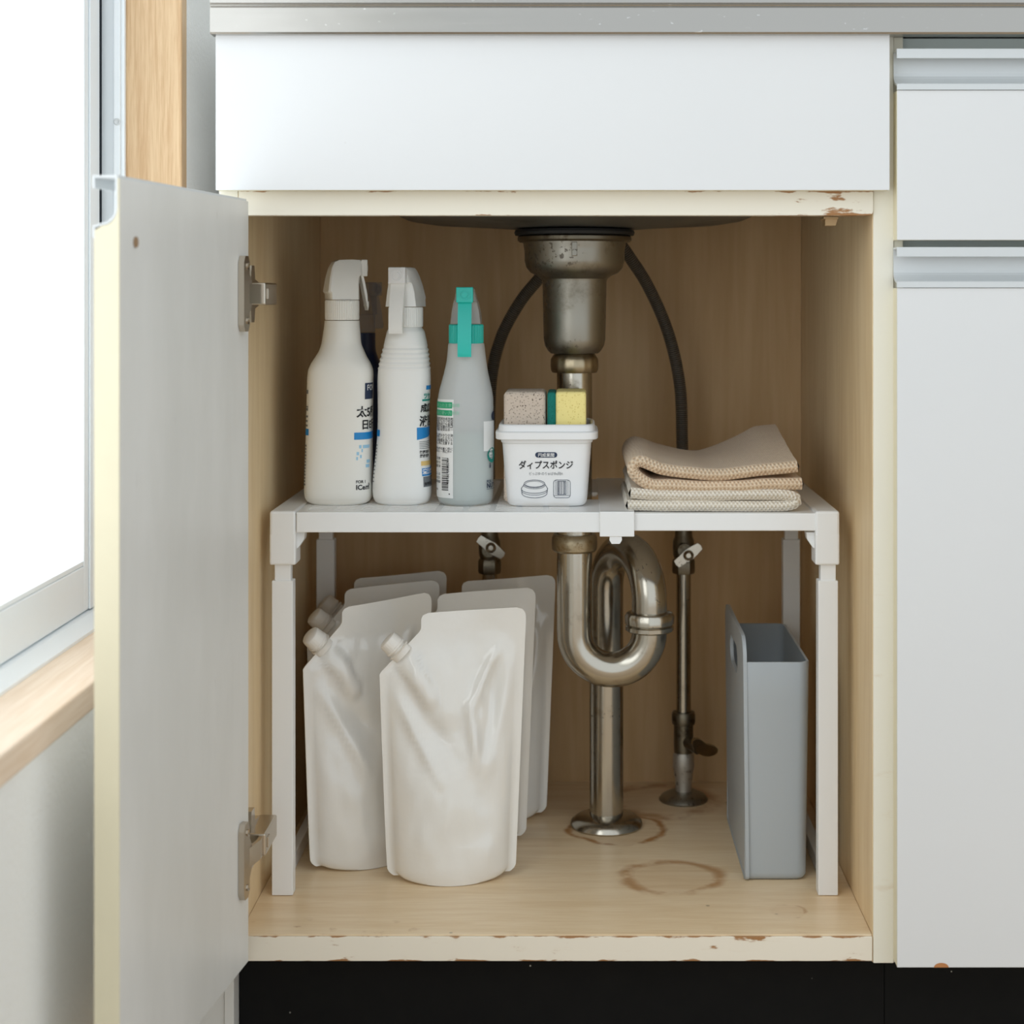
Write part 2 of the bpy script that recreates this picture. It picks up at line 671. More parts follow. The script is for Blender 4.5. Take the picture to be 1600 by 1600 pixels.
# ------------------------------------------------------------------ the room
WX = -0.40                      # room side of the wall on the left
ZF = -0.145                     # room floor
JY = 0.117                      # face of the window jamb lining
wl = Geo()
wl.merge(box(WX - 0.14, WX, JY + 0.022, 0.62, ZF, 2.2, 0))
wl.merge(box(WX - 0.14, WX, -1.55, JY + 0.022, ZF, 0.258, 0))
wl.merge(box(WX - 0.14, WX, -1.55, JY + 0.022, 1.62, 2.2, 0))
wl.merge(box(WX - 0.14, WX, -2.4, -1.55, ZF, 2.2, 0))
struct('wall_left', wl, 'paper', 'off-white woven-texture papered wall around the window on the left', 'wall')
struct('wall_back', box(-0.54, 1.6, 0.56, 0.68, ZF, 2.2, 0), 'paper', 'off-white papered wall hidden behind the kitchen units', 'wall')
struct('floor', box(-0.54, 1.6, -2.4, 0.68, ZF - 0.05, ZF, 0), 'room_floor', 'brown floor in front of the black kickboard', 'floor')
struct('trim_1', box(-0.478, WX + 0.002, -1.53, JY, 0.258, 0.281, 0.002), 'oak_sill', 'pale oak window sill board low on the left wall', 'window sill')
struct('trim_2', box(-0.54, WX + 0.002, JY, JY + 0.022, 0.258, 1.62, 0.0015), 'oak', 'light oak window jamb board beside the white cabinet', 'window casing')

win = thing('window_1', 'aluminium sliding window with bright frosted glass on the left wall', 'window', (-0.475, -0.6, 0.281), kind='structure')
g = Geo()
g.merge(box(-0.520, -0.454, JY - 0.006, JY, 0.281, 1.62, 0.0006))
g.merge(box(-0.520, -0.4945, JY - 0.016, JY - 0.006, 0.281, 1.62, 0.0006))
g.merge(box(-0.464, -0.4575, JY - 0.010, JY - 0.006, 0.281, 1.62, 0.0006))
obj('jamb_frame', g, 'sash', win)
obj('gap_strip', box(-0.4905, -0.4768, JY - 0.0080, JY - 0.0062, 0.283, 1.62, 0), 'gap', win, label='dark gap along the jamb')  # thin dark sheet on the frame, painting in the shaded gap beside the sash
g = Geo()
g.merge(prism([(-0.520, 0.281), (-0.457, 0.281), (-0.457, 0.284), (-0.470, 0.2925), (-0.520, 0.2925)], 'y', -1.53, JY - 0.006))
obj('bottom_track', g, 'sash', win)
obj('sash_stile', box(-0.490, -0.4755, 0.046, 0.0985, 0.294, 1.6, 0.001), 'sash', win)
obj('stile_lip', box(-0.4755, -0.4735, 0.060, 0.080, 0.294, 1.6, 0.0008), 'sash', win)
obj('sash_rail', box(-0.490, -0.4755, -1.5, 0.046, 0.294, 0.338, 0.001), 'sash', win)
obj('rail_bead', box(-0.486, -0.4760, -1.5, 0.046, 0.3385, 0.343, 0.0006), 'sash', win)
obj('pane', box(-0.487, -0.483, -1.5, 0.046, 0.338, 1.6, 0), 'pane', win, label='bright frosted glass pane')
g = lathe([(0.0, 0), (0.0036, 0), (0.0036, 0.0006), (0.0026, 0.0012), (0.0010, 0.0006), (0, 0.0006)], seg=16)
g.xf(Matrix.Translation((-0.4605, JY - 0.0100, Z(192, JY))) @ Matrix.Rotation(math.pi / 2, 4, 'X'))
obj('screw', g, 'alu', win)

# ------------------------------------------------------------------ sink cabinet
XL, XR, YB, TH = X(373, 0), X(1363, 0), 0.50, 0.018
ZTOP = 0.8412
cab = thing('sink_cabinet', 'white sink base cabinet standing open with a wooden interior', 'cabinet', (0, 0.25, ZF))
obj('side_panel', box(XL - TH + 0.0006, XL, 0.0, YB + 0.006, -0.026, ZTOP, 0.0006), 'side', cab)
obj('outer_skin', box(XL - TH, XL - TH + 0.0005, 0.0, YB + 0.006, -0.026, ZTOP, 0), 'face', cab)
obj('plinth_return', box(WX + 0.0005, XL - TH - 0.0004, 0.024, 0.040, ZF, -0.0262, 0.0004), 'door', cab)
obj('plinth_side', box(XL - TH, XL - TH + 0.0090, 0.022, YB, ZF, -0.0262, 0.0005), 'door', cab)
obj('side_panel', box(XR, XR + TH, 0.0, YB + 0.006, -0.026, ZTOP, 0.0006), 'side', cab)
obj('back_panel', box(XL + 0.0004, XR - 0.0004, YB, YB + 0.006, -0.023, ZTOP, 0), 'back', cab)
obj('bottom_panel', box(XL + 0.0004, XR - 0.0004, 0.0006, YB - 0.0004, -0.022, 0, 0.0004), 'bottom', cab)
obj('bottom_rail', box(XL + 0.0004, XR - 0.0004, -0.0025, 0.0002, -0.024, -0.0012, 0.0006), 'rail_low', cab, label='worn cream rail with brown chips')
obj('stile', box(XL - TH, XL - 0.0004, -0.002, -0.0001, -0.026, ZTOP, 0.0005), 'stile', cab)
obj('stile', box(XR + 0.0006, 0.2961, -0.002, -0.0001, -0.026, ZTOP, 0.0005), 'stile', cab)
rr = 0.004
pts = [(XL + 0.0008, 0.674), (XR - rr, 0.674)]
pts += [(XR - rr + rr * math.sin(a), 0.674 + rr - rr * math.cos(a)) for a in (0.5, 1.0, math.pi / 2)]
pts += [(XR, 0.7005), (XL + 0.0008, 0.7005)]
obj('top_rail', prism(pts, 'y', -0.0045, 0.016), 'rail_top', cab, label='cream rail with a chipped right end')
fx0, fx1, fz0, fz1 = X(337, -.0205), X(1390, -.0205), Z(297, -.0205), Z(52, -.0205)
fr = obj('drawer_front', box(fx0, fx1, -0.0205, -0.0200 + 0.0005, fz0, fz1, 0.0002), 'face', cab, label='plain white false drawer front')
obj('edge_band', box(fx0, fx1, -0.0195, -0.0050, fz0, fz1, 0.0006), 'edge', fr)
obj('kickboard', box(XL - TH + 0.0094, 0.2958, 0.045, 0.060, ZF, -0.0245, 0.0005), 'kick', cab, label='black kickboard with pale specks')
g = Geo()
cx = X(1297, 0.03)
g.merge(box(cx - 0.0075, cx + 0.0065, 0.020, 0.045, 0.6715, 0.674, 0.0005))
g.merge(prism([(cx - 0.0058, 0.6655), (cx + 0.004, 0.6655), (cx + 0.0062, 0.672), (cx - 0.0058, 0.672)], 'y', 0.022, 0.040))
obj('door_catch', g, 'catch', cab)

# door: inner face runs from the hinge edge towards the camera
HX, HY = X(388, -0.02), -0.02
FXn, FYn = X(187, -0.326), -0.326
dv = Vector((FXn - HX, FYn - HY, 0)); DW = dv.length; dv.normalize()
nv = Vector((dv.y, -dv.x, 0))          # towards the outside (to the left)
if nv.x > 0: nv = -nv
DM = Matrix(((dv.x, nv.x, 0, HX), (dv.y, nv.y, 0, HY), (0, 0, 1, 0), (0, 0, 0, 1)))
DZ0, DZ1, DT = -0.017, Z(311, -0.02), 0.0200
HH = 0.044                             # height of the grip profile
sect = [(0, DZ0), (DT, DZ0), (DT, DZ1 - 0.0412)]
for k in range(6, 0, -1):
    a = k / 6 * math.pi / 2
    sect.append((0.0024 + 0.012 * (1 - math.cos(a)) - 0.0006, DZ1 - 0.024 - 0.0125 * math.sin(a) - 0.0012))
sect += [(0.0014, DZ1 - 0.0225), (0.0014, DZ1 - 0.0022), (0, DZ1 - 0.0022)]
door = obj('door', prism([(b, c) for b, c in sect], 'x', 0, DW - 0.0008).xf(DM), 'door', cab, label='open grey-white cabinet door swung out on the left')
band = [(min(max(b, 0.0003), DT - 0.0003), c + (0.0004 if c < 0 else 0)) for b, c in sect]
obj('edge_band', prism(band, 'x', DW - 0.0008, DW + 0.0004).xf(DM), 'edge', door, label='yellowed cream edge strip')


def grip_path(depth, h):
    """section through the channel grip: (from the inner face outwards, height down from top)"""
    p = [(depth - 0.001, -0.0095), (depth - 0.001, -0.0009), (0.0024, -0.0009), (0.0024, -0.024)]
    for k in range(1, 7):
        a = k / 6 * math.pi / 2
        p.append((0.0024 + 0.012 * (1 - math.cos(a)), -0.024 - 0.0125 * math.sin(a)))
    p += [(depth - 0.001, -0.0385), (depth - 0.001, -h - 0.003)]
    return p


po = ribbon(grip_path(DT + 0.001, HH), 0.0017)
g = prism([(a, DZ1 + b) for a, b in po], 'x', 0.001, DW + 0.0006).xf(DM)
obj('grip_profile', g, 'alu', door, label='aluminium channel grip along the top edge')
g = lathe([(0, 0), (0.0042, 0), (0.0042, 0.001), (0, 0.0012)], seg=14)
dd = DW * 0.90
g.xf(DM @ Matrix.Translation((dd, -0.0001, Z(378, -0.3))) @ Matrix.Rotation(math.pi / 2, 4, 'X'))
obj('bumper', g, plain('brown_felt', srgb(150, 122, 92), 0.9), door, label='small brown bumper stub')


def hinge(zc, low):
    g = Geo()
    pl = []
    hl, hw = 0.0345, 0.0085
    for s, e in ((1, 1), (1, -1), (-1, -1), (-1, 1)):
        pl.append((s, e))
    out = [(-hw, -hl + 0.006), (-hw + 0.004, -hl), (hw - 0.004, -hl), (hw, -hl + 0.006),
           (hw, -0.018), (hw + 0.006, -0.011), (hw + 0.006, 0.011), (hw, 0.018),
           (hw, hl - 0.006), (hw - 0.004, hl), (-hw + 0.004, hl), (-hw, hl - 0.006)]
    a = prism([(0.022 - p, zc + q) for p, q in out], 'y', -0.0058, -0.0003)
    g.merge(a.xf(DM))
    for s in (-1, 1):
        sc = lathe([(0, 0), (0.0030, 0), (0.0030, 0.0012), (0.0012, 0.0004), (0, 0.0004)], seg=12)
        sc.xf(DM @ Matrix.Translation((0.020, -0.0056, zc + s * 0.025)) @ Matrix.Rotation(math.pi / 2, 4, 'X'))
        g.merge(sc)
    # bent arm from the cup into the cabinet
    p0 = DM @ Vector((0.024, -0.003, 0)); p1 = Vector((-0.2965, -0.006, 0))
    p2 = Vector((-0.2965, 0.006, 0))
    arm = ribbon([(p0.x, p0.y), (p1.x, p1.y - 0.004), (p2.x, p2.y + 0.006)], 0.0035)
    g.merge(prism(arm, 'z', zc - 0.009, zc + 0.009))
    # arm housing and mounting plate on the cabinet side
    x1 = -0.2925
    g.merge(box(XL + 0.0075, x1, 0.002, 0.062, zc - 0.0105, zc + 0.0105, 0.0015))
    g.merge(box(x1 - 0.0002, x1 + 0.0012, 0.010, 0.020, zc - 0.005, zc + 0.005, 0.0004))
    mp = [(0.016, zc - 0.027), (0.030, zc - 0.027), (0.034, zc - 0.014), (0.060, zc - 0.010), (0.060, zc + 0.010),
          (0.034, zc + 0.014), (0.030, zc + 0.027), (0.016, zc + 0.027), (0.012, zc + 0.014), (0.012, zc - 0.014)]
    g.merge(prism(mp, 'x', XL + 0.0004, XL + 0.0090))
    obj('hinge', g, 'hinge', door, label='nickel-plated concealed hinge')


hinge(Z(459, -0.03), False)
hinge(Z(1338, -0.03), True)

# ------------------------------------------------------------------ drawer unit on the right
x0, x1 = 0.2964, 0.74
dc = thing('drawer_unit', 'white drawer unit with aluminium channel grips right of the open cabinet', 'cabinet', (0.52, 0.25, ZF))
obj('side_panel', box(x0, X(1411, 0), 0.0, YB, -0.026, ZTOP, 0.0006), 'cream', dc)
obj('carcass', box(X(1411, 0) + 0.0004, x1, 0.008, YB, -0.026, ZTOP, 0.0006), 'pale_carcass', dc)
obj('kickboard', box(0.2962, x1, 0.045, 0.060, ZF, -0.0265, 0.0005), 'kick', dc)
GX0 = X(1402, -0.021)


def drawer(pz_top, pz_face, pz_bot, nm, lab):
    zt, zf, zb = Z(pz_top, -0.021), Z(pz_face, -0.021), Z(pz_bot, -0.021)
    f = obj(nm, box(GX0, x1, -0.0205, -0.0193, zb, zf, 0.0003), 'face', dc, label=lab)
    obj('edge_band', box(GX0, x1, -0.0193, -0.0012, zb, zf, 0.0006), 'edge', f)
    h = zt - zf
    p = [(-0.0205, zt - 0.0088), (-0.0205, zt - 0.001), (-0.004, zt - 0.001), (-0.004, zt - 0.021)]
    for k in range(1, 7):
        a = k / 6 * math.pi / 2
        p.append((-0.004 - 0.013 * (1 - math.cos(a)), zt - 0.021 - (h - 0.027) * math.sin(a)))
    p += [(-0.0208, zf + 0.0052), (-0.0208, zf + 0.0004)]
    obj('grip_profile', prism(ribbon(p, 0.0018), 'x', GX0 - 0.0004, x1), 'alu', f, label='aluminium channel grip')
    return f


drawer(76, 141, 375, 'drawer', 'upper white drawer front')
ld = drawer(386, 450, 1512, 'lower_door', 'tall lower white front with a small brown chip')
hz_, hx_ = Z(1512, -0.021), X(1471, -0.021)
chip = [(hx_ + 0.0068 * math.cos(math.pi * i / 10), hz_ + 0.0001 + 0.0042 * math.sin(math.pi * i / 10)) for i in range(11)]
obj('chip', prism(chip, 'y', -0.0208, -0.0200), plain('bare_chipboard', srgb(190, 128, 78), 0.8, var=0.2), ld, label='small brown chip in the lower edge')

# ------------------------------------------------------------------ stainless worktop with the bowl
top = thing('sink_worktop', 'stainless steel worktop edge with the sink bowl hanging below', 'worktop', (0.2, 0.25, 0.841))
prof = [(-0.030, 0.8412), (-0.0285, 0.8395), (-0.012, 0.8395), (-0.012, 0.8420), (0.556, 0.8420), (0.556, 0.880),
        (-0.0225, 0.880), (-0.0290, 0.8775), (-0.0310, 0.873), (-0.0310, 0.8680), (-0.0290, 0.8665), (-0.0285, 0.8655), (-0.0300, 0.8635)]
obj('front_edge', prism(prof, 'x', X(328, -0.03), 0.76), 'steel_top', top)
secs = []
CY = 0.245
for (z, s) in ((0.8415, 1.10), (0.76, 1.07), (0.705, 1.04), (0.690, 1.01), (0.6835, 0.98), (0.6795, 0.85), (0.6745, 0.55), (0.6715, 0.36), (0.6705, 0.05)):
    secs.append((z, 0.192 * s, 0.192 * s, 5 if s > 0.8 else 2.5, -0.002, CY))
obj('sink_bowl', loft(secs, 72), 'bowl', top, 50, label='dark underside of the sink bowl')

# ------------------------------------------------------------------ drain: strainer, pipe, trap
dx, dy = -0.0030, 0.24
dr = thing('sink_drain', 'aged chrome sink strainer with an S-bend trap running down to the cabinet floor', 'drain pipe', (0.033, 0.327, 0.0))
c0 = (dx, dy, 0)
zz = lambda py: Z(py, dy)
ppx = (D0 + dy) / FPX
obj('gasket', lathe([(0, 0.6695), (0.0640, 0.6695), (0.0650, 0.6670), (0.0640, 0.6640), (0, 0.6640)], c0, 56), 'rubber', dr, 35)
obj('flange_ring', lathe([(0, 0.6638), (0.0600, 0.6638), (0.0615, 0.6620), (0.0615, 0.6585), (0.0590, 0.6565), (0, 0.6565)], c0, 56), 'dark_metal', dr, 35)
cup = [(0, zz(552)), (0.0255, zz(552)), (0.0285, zz(548)), (0.0318, zz(540)), (0.0332, zz(530)), (0.0338, zz(500)), (0.0345, zz(440)), (0.0352, zz(436)),
       (0.040, zz(431)), (0.0475, zz(426)), (0.0520, zz(418)), (0.0538, zz(408)), (0.0540, zz(392)), (0.0548, zz(386)), (0.0556, 0.6564), (0, 0.6564)]
sc_ = obj('strainer_cup', lathe(cup, c0, 64), 'dull', dr, 35)
obj('seam_rib', box(dx - 0.0030, dx + 0.0030, dy - 0.0560, dy - 0.050, zz(402), zz(380), 0.0008), 'dull', sc_)
obj('nut', lathe([(0, zz(582)), (0.0235, zz(582)), (0.0252, zz(578)), (0.0256, zz(570)), (0.0252, zz(561)), (0.0235, zz(557)), (0.0215, zz(553)), (0, zz(553))], c0, 64,
    lambda k: 1 + 0.014 * math.cos(16 * 2 * math.pi * k / 64)), 'brass', dr, 35)
PR = 0.0190
zbend, R1 = 0.236, 0.0405
xr = dx + 2 * R1
obj('tailpipe', tube([(dx, dy, zz(582) + 0.004), (dx, dy, 0.337)], PR, 40), 'chrome', dr, 40)
obj('nut', lathe([(0, zz(861)), (0.0222, zz(861)), (0.0240, zz(858)), (0.0245, zz(850)), (0.0242, zz(839)), (0.0225, zz(834)), (0, zz(834))], c0, 48), 'brass', dr, 35)
pts = [(dx, dy, zz(855)), (dx, dy, 0.29), (dx, dy, zbend + 0.01)]
for k in range(0, 25):
    a = math.pi * k / 24
    pts.append((dx + R1 - R1 * math.cos(a), dy, zbend - R1 * math.sin(a)))
pts.append((xr, dy, zbend + 0.008))
obj('trap_bend', tube(pts, PR, 40), 'chrome', dr, 40)
ex, ey = 0.0330, 0.327
R2 = math.hypot(ex - xr, ey - dy) / 2
zarch = 0.318 - R2
pts = [(xr, dy, zbend + 0.006), (xr, dy, zarch - 0.004)]
for k in range(0, 25):
    a = math.pi * k / 24
    s = (1 - math.cos(a)) / 2
    pts.append((xr + (ex - xr) * s, dy + (ey - dy) * s, zarch + R2 * math.sin(a)))
pts += [(ex, ey, zarch - 0.02), (ex, ey, 0.10), (ex, ey, 0.004)]
obj('down_pipe', tube(pts, PR, 40), 'chrome', dr, 40)
zn = Z(971, dy)
obj('slip_nut', lathe([(0, -0.0110), (0.0225, -0.0110), (0.0258, -0.0090), (0.0258, -0.0050), (0.0240, -0.0040), (0.0262, -0.0020), (0.0266, 0.0060), (0.0245, 0.0095), (0.0215, 0.0105), (0, 0.0105)], (xr, dy, zn), 60,
    lambda k: 1 + 0.012 * math.cos(12 * 2 * math.pi * k / 60)), 'chrome', dr, 35)
obj('floor_flange', lathe([(0, 0.0002), (0.0400, 0.0002), (0.0410, 0.002), (0.0400, 0.0055), (0.034, 0.0105), (0.0265, 0.0135), (0.0215, 0.0145), (0, 0.0145)], (ex, ey, 0), 56), 'chrome', dr, 35)

# ------------------------------------------------------------------ water supplies
def mat_hose():
    t = NT('braided_hose')
    x, y, z = t.xyz(t.uv())
    w = t.math('SINE', t.math('MULTIPLY', y, 2600))
    t.set(Base_Color=t.mix(t.step(w, -1, 1), srgb(84, 78, 70), srgb(150, 143, 133)), Roughness=0.45, Metallic=0.55)
    t.bump(w, 0.8, 0.001)
    return t.m


M['hose'] = mat_hose()


def lever(c, ang, L, r):
    """flat lever handle, tapered, with a round hub, facing the camera"""
    g = Geo()
    prof = [(-L, -r * 0.75), (-L * 1.05, 0), (-L, r * 0.75), (-L * 0.45, r * 0.9), (0, r * 1.1), (L * 0.5, r * 0.95), (L * 0.98, r * 0.7), (L * 1.05, 0), (L * 0.98, -r * 0.7), (L * 0.5, -r * 0.95), (0, -r * 1.1), (-L * 0.45, -r * 0.9)]
    g.merge(prism(prof, 'y', -0.003, 0.003))
    hub = lathe([(0, 0), (r * 1.0, 0), (r * 1.0, 0.004), (r * 0.8, 0.006), (r * 0.45, 0.0045), (0, 0.0045)], seg=20)
    g.merge(hub.xf(Matrix.Translation((0, -0.0025, 0)) @ Matrix.Rotation(math.pi / 2, 4, 'X')))
    g.xf(Matrix.Translation(c) @ Matrix.Rotation(-ang, 4, 'Y'))
    return g


def supply(px, y, hose_px, label, lev, full):
    x = X(px, y)
    t = thing('water_supply_pipe', label, 'water pipe', (x, y, 0.0), 'water supply pipes at the back of the sink cabinet')
    c = (x, y, 0)
    z = lambda py: Z(py, y)
    obj('floor_flange', lathe([(0, 0.0002), (0.0285, 0.0002), (0.0290, 0.002), (0.026, 0.006), (0.018, 0.010), (0.011, 0.0115), (0, 0.0115)], c, 40), 'dull', t, 35)
    obj('base_fitting', lathe([(0, 0.008), (0.0095, 0.008), (0.0100, 0.022), (0.0118, 0.036), (0.0128, 0.040), (0.0125, 0.054), (0.0105, 0.058), (0, 0.058)], c, 32), 'tape', t, 35)
    lv = obj('lower_valve', lathe([(0, 0.056), (0.0110, 0.056), (0.0116, 0.066), (0.0116, 0.090), (0.0135, 0.091), (0.0140, 0.094), (0.0140, 0.102), (0.0128, 0.105), (0, 0.105)], c, 32), 'dark_metal', t, 35)
    # side outlet with butterfly key
    g = tube([(x, y, 0.072), (x + 0.008, y - 0.012, 0.070), (x + 0.016, y - 0.024, 0.066)], [0.008, 0.0075, 0.006], 16)
    obj('side_port', g, 'dark_metal', lv, 40)
    w = []
    for k in range(18):
        a = 2 * math.pi * k / 18
        r = 0.009 + 0.007 * abs(math.cos(a)) ** 1.5
        w.append((r * 1.25 * math.cos(a), r * 0.75 * math.sin(a) + 0.002 * math.cos(2 * a)))
    g = prism(w, 'y', -0.0022, 0.0022)
    g.xf(Matrix.Translation((x + 0.022, y - 0.028, 0.070)) @ Matrix.Rotation(0.55, 4, 'Y') @ Matrix.Rotation(0.5, 4, 'Z'))
    obj('wing_key', g, 'chrome', lv)
    obj('riser', tube([(x, y, 0.10), (x, y, z(893))], 0.0088, 24), 'chrome', t, 40)
    obj('nut', lathe([(0, z(896)), (0.0125, z(896)), (0.0134, z(893)), (0.0134, z(877)), (0.0122, z(873)), (0, z(873))], c, 6), 'dark_metal', t, 20)
    v = obj('stop_valve', lathe([(0, z(874)), (0.0108, z(874)), (0.0125, z(866)), (0.0130, z(855)), (0.0125, z(845)), (0.0105, z(838)), (0.0098, z(826)), (0, z(826))], c, 28), 'dark_metal', t, 35)
    obj('valve_neck', tube([(x, y, z(856)), (x, y - 0.022, z(856))], 0.008, 18), 'dark_metal', v, 40)
    obj('lever_handle', lever((x + (lev[1]) * 0.001, y - 0.024, z(lev[2])), lev[0], 0.0175, 0.0062), 'chrome', v, None)
    hp = [(X(a, yy), yy, Z(b, yy)) for a, b, yy in hose_px]
    hp = [(x, y, z(832)), (x, y, z(780))] + hp
    obj('flexible_hose', tube(smooth_path(hp, 10), 0.0070, 18), 'hose', t, 60, label='dark braided hose arching up to the strainer')
    obj('hose_ferrule', tube([(x, y, z(832)), (x, y, z(800))], 0.0085, 18), 'dark_metal', t, 40)
    return t


supply(1068, 0.424, [(1066, 690, .424), (1062, 600, .422), (1044, 520, .415), (1014, 450, .40), (984, 402, .385), (955, 362, .375)],
       'chrome water pipe with braided hose beside the grey box', (0.66, 4, 862), True)
supply(765, 0.424, [(764, 690, .424), (768, 590, .422), (784, 525, .418), (814, 470, .41), (846, 430, .40), (875, 384, .385)],
       'water pipe and braided hose rising behind the white pouches', (-0.62, 3, 850), False)

# ------------------------------------------------------------------ adjustable shelf rack
SY0, SY1, SZ = 0.100, 0.408, 0.383
rk = thing('shelf_rack', 'white adjustable under-sink shelf rack on four telescopic legs', 'shelf', ((X(421, .1) + X(1312, .1)) / 2, 0.25, 0))


def side_frame(pxs, inner):
    (b0, b1), (m0, m1), (l0, l1) = [(X(a, SY0), X(b, SY0)) for a, b in pxs]
    cap_ = obj('end_cap', box(b0, b1, SY0, SY1, 0.358, SZ + 0.0012, 0.0025), 'white_pl', rk)
    for ya, yb in ((SY0, SY0 + 0.030), (SY1 - 0.030, SY1)):
        obj('leg_socket', box(b0, b1, ya, yb, Z(883, SY0), 0.362, 0.0018), 'white_pl', cap_)
        xb = b1 if inner > 0 else b0
        gs = prism([(xb, 0.362), (xb + inner * 0.008, 0.362), (xb + inner * 0.007, 0.355), (xb + inner * 0.0015, 0.347), (xb, 0.346)], 'y', ya + 0.008, yb - 0.008)
        obj('gusset', gs, 'white_pl', cap_)
    for ya, yb in ((SY0 + 0.002, SY0 + 0.018), (SY1 - 0.018, SY1 - 0.002)):
        lg = obj('leg', box(l0, l1, ya, yb, 0.0004, Z(908, SY0), 0.0008), 'white_pl', rk)
        obj('inner_tube', box(m0, m1, ya + 0.002, yb - 0.002, Z(910, SY0), 0.336, 0.0006), 'white_pl', lg)
    obj('foot_bar', box(l0 + (0.001 if inner > 0 else 0.0075), l1 - (0.0105 if inner > 0 else 0.001), SY0 + 0.018, SY1 - 0.018, 0.0004, 0.017, 0.001), 'white_pl', rk)


side_frame([(421, 462), (428, 453), (424, 457)], 1)
side_frame([(1274, 1312), (1283, 1307), (1279, 1310)], -1)
# left tray: slotted plate built bar by bar, open round the drain pipe
tx0, tx1 = X(463, SY0), X(938, SY0)
xs, ys = [], []
x = tx0 + 0.008
cells_x = []
while x + 0.026 < tx1 - 0.004:
    cells_x.append((x, x + 0.021)); x += 0.027
cells_y = []
y = SY0 + 0.016
while y + 0.0055 < SY1 - 0.010:
    cells_y.append((y, y + 0.0048)); y += 0.0108
gx = sorted(set([tx0, tx1] + [v for c in cells_x for v in c]))
gy = sorted(set([SY0 + 0.0005, SY1] + [v for c in cells_y for v in c]))
hole = (-0.030, 0.030, 0.208, 0.272)
bm = bmesh.new()
vt = {}
for i, a in enumerate(gx):
    for j, b in enumerate(gy):
        vt[i, j] = bm.verts.new((a, b, SZ))
cut = set(cells_y)
for i in range(len(gx) - 1):
    for j in range(len(gy) - 1):
        mx_, my_ = (gx[i] + gx[i + 1]) / 2, (gy[j] + gy[j + 1]) / 2
        if (gx[i], gx[i + 1]) in cells_x and (gy[j], gy[j + 1]) in cells_y:
            continue
        if mx_ > hole[0] and hole[2] < my_ < hole[3]:
            continue
        bm.faces.new((vt[i, j], vt[i + 1, j], vt[i + 1, j + 1], vt[i, j + 1]))
bmesh.ops.delete(bm, geom=[v for v in bm.verts if not v.link_faces], context='VERTS')
ext = bmesh.ops.extrude_face_region(bm, geom=list(bm.faces))
for e in ext['geom']:
    if isinstance(e, bmesh.types.BMVert):
        e.co.z -= 0.0025
bm.verts.index_update()
g = Geo().add([v.co[:] for v in bm.verts], [[v.index for v in f.verts] for f in bm.faces])
bm.free()
tr_ = obj('slotted_tray', g, 'white_pl', rk)
obj('tray_lip', box(tx0, tx1, SY0, SY0 + 0.003, Z(832, SY0), SZ - 0.0002, 0.0008), 'white_pl', tr_)
obj('tray_lip', box(tx0, tx1, SY1 - 0.003, SY1, Z(832, SY0), SZ - 0.0002, 0.0008), 'white_pl', tr_)
rx0, rx1 = X(986, SY0), X(1276, SY0)
pt_ = obj('plain_tray', box(rx0 - 0.010, rx1, SY0 + 0.004, SY1, SZ - 0.0045, SZ - 0.0015, 0.0004), 'white_pl', rk)
obj('tray_lip', box(rx0 - 0.010, rx1, SY0 + 0.002, SY0 + 0.006, Z(830, SY0), SZ - 0.0012, 0.0010), 'white_pl', pt_)
obj('tray_lip', box(rx0 - 0.010, rx1, SY1 - 0.005, SY1 - 0.002, Z(830, SY0), SZ - 0.0012, 0.0008), 'white_pl', pt_)
jx0, jx1 = X(937, SY0), X(991, SY0)
jc = obj('joint_clip', box(jx0, jx1, SY0 - 0.0030, SY1, SZ - 0.0012, SZ + 0.0012, 0.0006), 'white_pl', rk, label='joining band between the two trays')
obj('clip_face', box(jx0, jx1, SY0 - 0.0032, SY0 + 0.0004, Z(838, SY0), SZ + 0.0012, 0.0008), 'white_pl', jc)
kp = [(-0.0058, 0.002), (-0.0062, -0.0035), (-0.004, -0.0072), (0.004, -0.0072), (0.0062, -0.0035), (0.0058, 0.002)]
kx = X(962, SY0)
obj('release_tab', prism([(kx + a, Z(838, SY0) + b) for a, b in kp], 'y', SY0 - 0.002, SY0 + 0.004), 'white_pl', jc)


